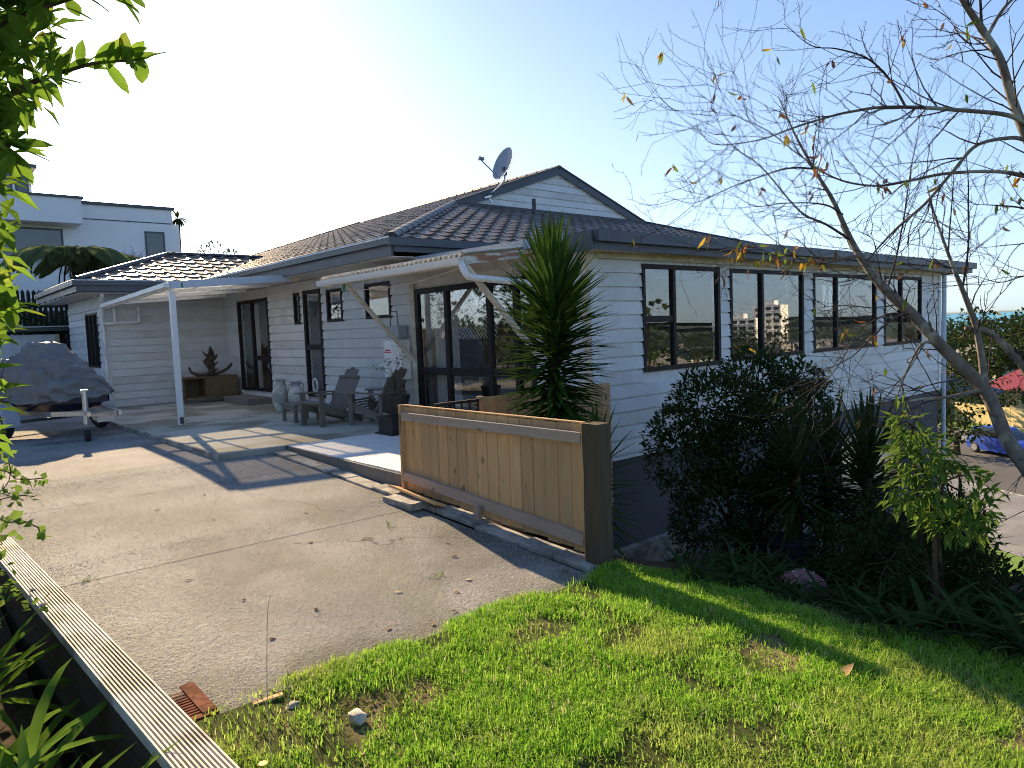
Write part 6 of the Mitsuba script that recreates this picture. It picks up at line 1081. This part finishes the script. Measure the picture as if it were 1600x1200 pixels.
def far_tree(name, label, x, y, h, w, seed, mat='far_tree', group=None, n=420, zb=None):
    rg = np.random.default_rng(seed); k = thing(name, label, 'tree', group); z = float(ground(x, y)) if zb is None else zb
    put(k, 'trunk', tubes(([(x, y, z - 0.5), (x, y, z + h * 0.55)], [0.25 + h * .01, 0.12], 7)), 'brown'); bl = [(x + rg.normal() * w * .22, y + rg.normal() * w * .22, z + h * rg.uniform(0.42, 0.82), w * rg.uniform(.25, .4), w * rg.uniform(.25, .4), h * rg.uniform(.16, .26)) for _ in range(7)]
    B = np.array(bl)[rg.integers(0, 7, n)]; d = sph_dirs(n, rg); P_ = B[:, :3] + d * rg.uniform(0.5, 1, n)[:, None] * B[:, 3:]; s_ = max(0.25, h * 0.085)
    put(k, 'crown', leafcloud(P_, d + sph_dirs(n, rg) * 0.7, sph_dirs(n, rg) * .4 + [0, 0, 1], rg.uniform(0.7, 1.4, n) * s_, rg.uniform(0.5, 0.9, n) * s_), mat, kind='stuff')
def polar(yaw, D): a_ = math.radians(yaw); return D * math.sin(a_), D * math.cos(a_)
rg = np.random.default_rng(12)
far = [(71.6, 60, 4.2, 5), (72.6, 72, 5.0, 6), (73.6, 95, 6, 8), (74.6, 98, 6.5, 8), (75.6, 96, 6, 8), (76.6, 92, 6.5, 9), (71.5, 120, 8, 12), (72.8, 140, 8.6, 13), (74.2, 150, 9, 14), (75.6, 145, 9.3, 14), (77, 140, 9, 14), (70.6, 160, 9, 14), (73.5, 210, 10, 17), (75, 230, 13, 18), (76.5, 220, 12, 18), (78, 180, 11, 15), (71.8, 64, 2.4, 4), (72.3, 48.5, 2.2, 3.2), (74.8, 66, 2.8, 5)]
for i, (yw, D, h_, w_2) in enumerate(far):
    x, y = polar(yw, D); far_tree('distant_tree', 'one of the dark bushy trees in the distance between the street and the sea', x, y, h_, w_2, 200 + i, group='bushy trees towards the sea', n=520)
strip(-20, 40, 30, 33, 0.0, 'bank', 'verge')

# ---------------------------------------------------------------- what the facade windows mirror: the town on the other side of the valley
def mirrored(yaw, D): a_ = math.radians(yaw); return D * math.sin(a_), 12.4 - D * math.cos(a_)
def tower(name, label, yaw, D, w, d, ztop, floors, seed):
    k = thing(name, label, 'apartment building', 'white apartment blocks across the valley'); x, y = mirrored(yaw, D); f_ = norm([-x, 12.4 - y, 0]); ang = 0.25; f_ = norm([f_[0] * math.cos(ang) - f_[1] * math.sin(ang), f_[0] * math.sin(ang) + f_[1] * math.cos(ang), 0]); s_ = np.array([-f_[1], f_[0], 0]); c_ = np.array([x, y, 0.0])
    zb = ztop - floors * 2.75 - 3
    def bx(a0, a1, b0, b1, z0, z1): V, F = box(a0, a1, b0, b1, z0, z1); return np.stack([c_[0] + V[:, 0] * s_[0] + V[:, 1] * f_[0], c_[1] + V[:, 0] * s_[1] + V[:, 1] * f_[1], V[:, 2]], 1), F
    put(k, 'wall', MB().add(*bx(-w / 2, w / 2, -d, 0, zb - 20, ztop)), 'house_white'); put(k, 'roof_house', MB().add(*bx(-w / 5, w / 6, -d * .7, -d * .2, ztop, ztop + 2)), 'house_white')
    nb = int(w / 3.4)
    for r_ in range(floors):
        m = MB()
        for j in range(nb): a0 = -w / 2 + 0.6 + j * (w - 0.8) / nb; m.add(*bx(a0, a0 + (w / nb) * 0.62, 0.0, 0.06, ztop - 2.3 - r_ * 2.75, ztop - 0.9 - r_ * 2.75))
        put(k, 'window', m, 'car_glass'); put(k, 'balcony', MB().add(*bx(-w / 2 - .2, w / 2 + .2, 0.061, 0.9, ztop - 2.75 - r_ * 2.75, ztop - 2.55 - r_ * 2.75)), 'house_white')
tower('apartment_block', 'lower and wider white apartment block mirrored in the second facade window', 58.0, 330, 19, 14, 3.0, 8, 1); tower('apartment_block', 'taller narrow white apartment block mirrored in the second facade window', 60.3, 338, 11, 14, 8.0, 10, 2)
rg = np.random.default_rng(99); hm = MB()
ya_ = np.linspace(30, 88, 120); 
for layer, (D, e0, amp) in enumerate(((1250, -0.0045, 0.006), (2000, 0.0008, 0.005), (3000, 0.002, 0.006))):
    V = []
    for q in ya_:
        e_ = e0 + amp * (meshkit.fbm(np.array([q * 0.22 + layer * 31, layer * 7.0, 0.5]), 4) - 0.5) * 2
        for DD, zz_ in ((D * 0.8, -45), (D * 0.92, (1.47 + D * e_ + 45) * 0.6 - 45), (D, 1.47 + D * e_), (D * 1.1, -45)): x, y = mirrored(q, DD); V.append((x, y, zz_))
    i = np.arange(len(ya_) - 1); hm.add(np.array(V), np.vstack([np.stack([4 * i + j, 4 * i + j + 1, 4 * i + j + 5, 4 * i + j + 4], 1) for j in range(3)]))
struct('hills', hm, 'hill', True)
for i in range(44):
    x, y = mirrored(rg.uniform(47, 72), rg.uniform(90, 480)); gable_house('valley_house', 'one of the houses across the valley mirrored in the facade windows', x, y, float(ground(x, y)), rg.uniform(9, 15), rg.uniform(7, 10), 2.6, 2.0, rg.uniform(0, 3.1), ['house_white', 'house_cream', 'house_white'][i % 3], ['grey_roof', 'path', 'kerb', 'slate', 'cream'][i % 5], 'houses across the valley')
for i in range(90):
    x, y = mirrored(rg.uniform(46, 73), rg.uniform(55, 600)); far_tree('valley_tree', 'one of the trees across the valley mirrored in the facade windows', x, y, rg.uniform(4, 10), rg.uniform(6, 13), 400 + i, group='trees across the valley', n=260)
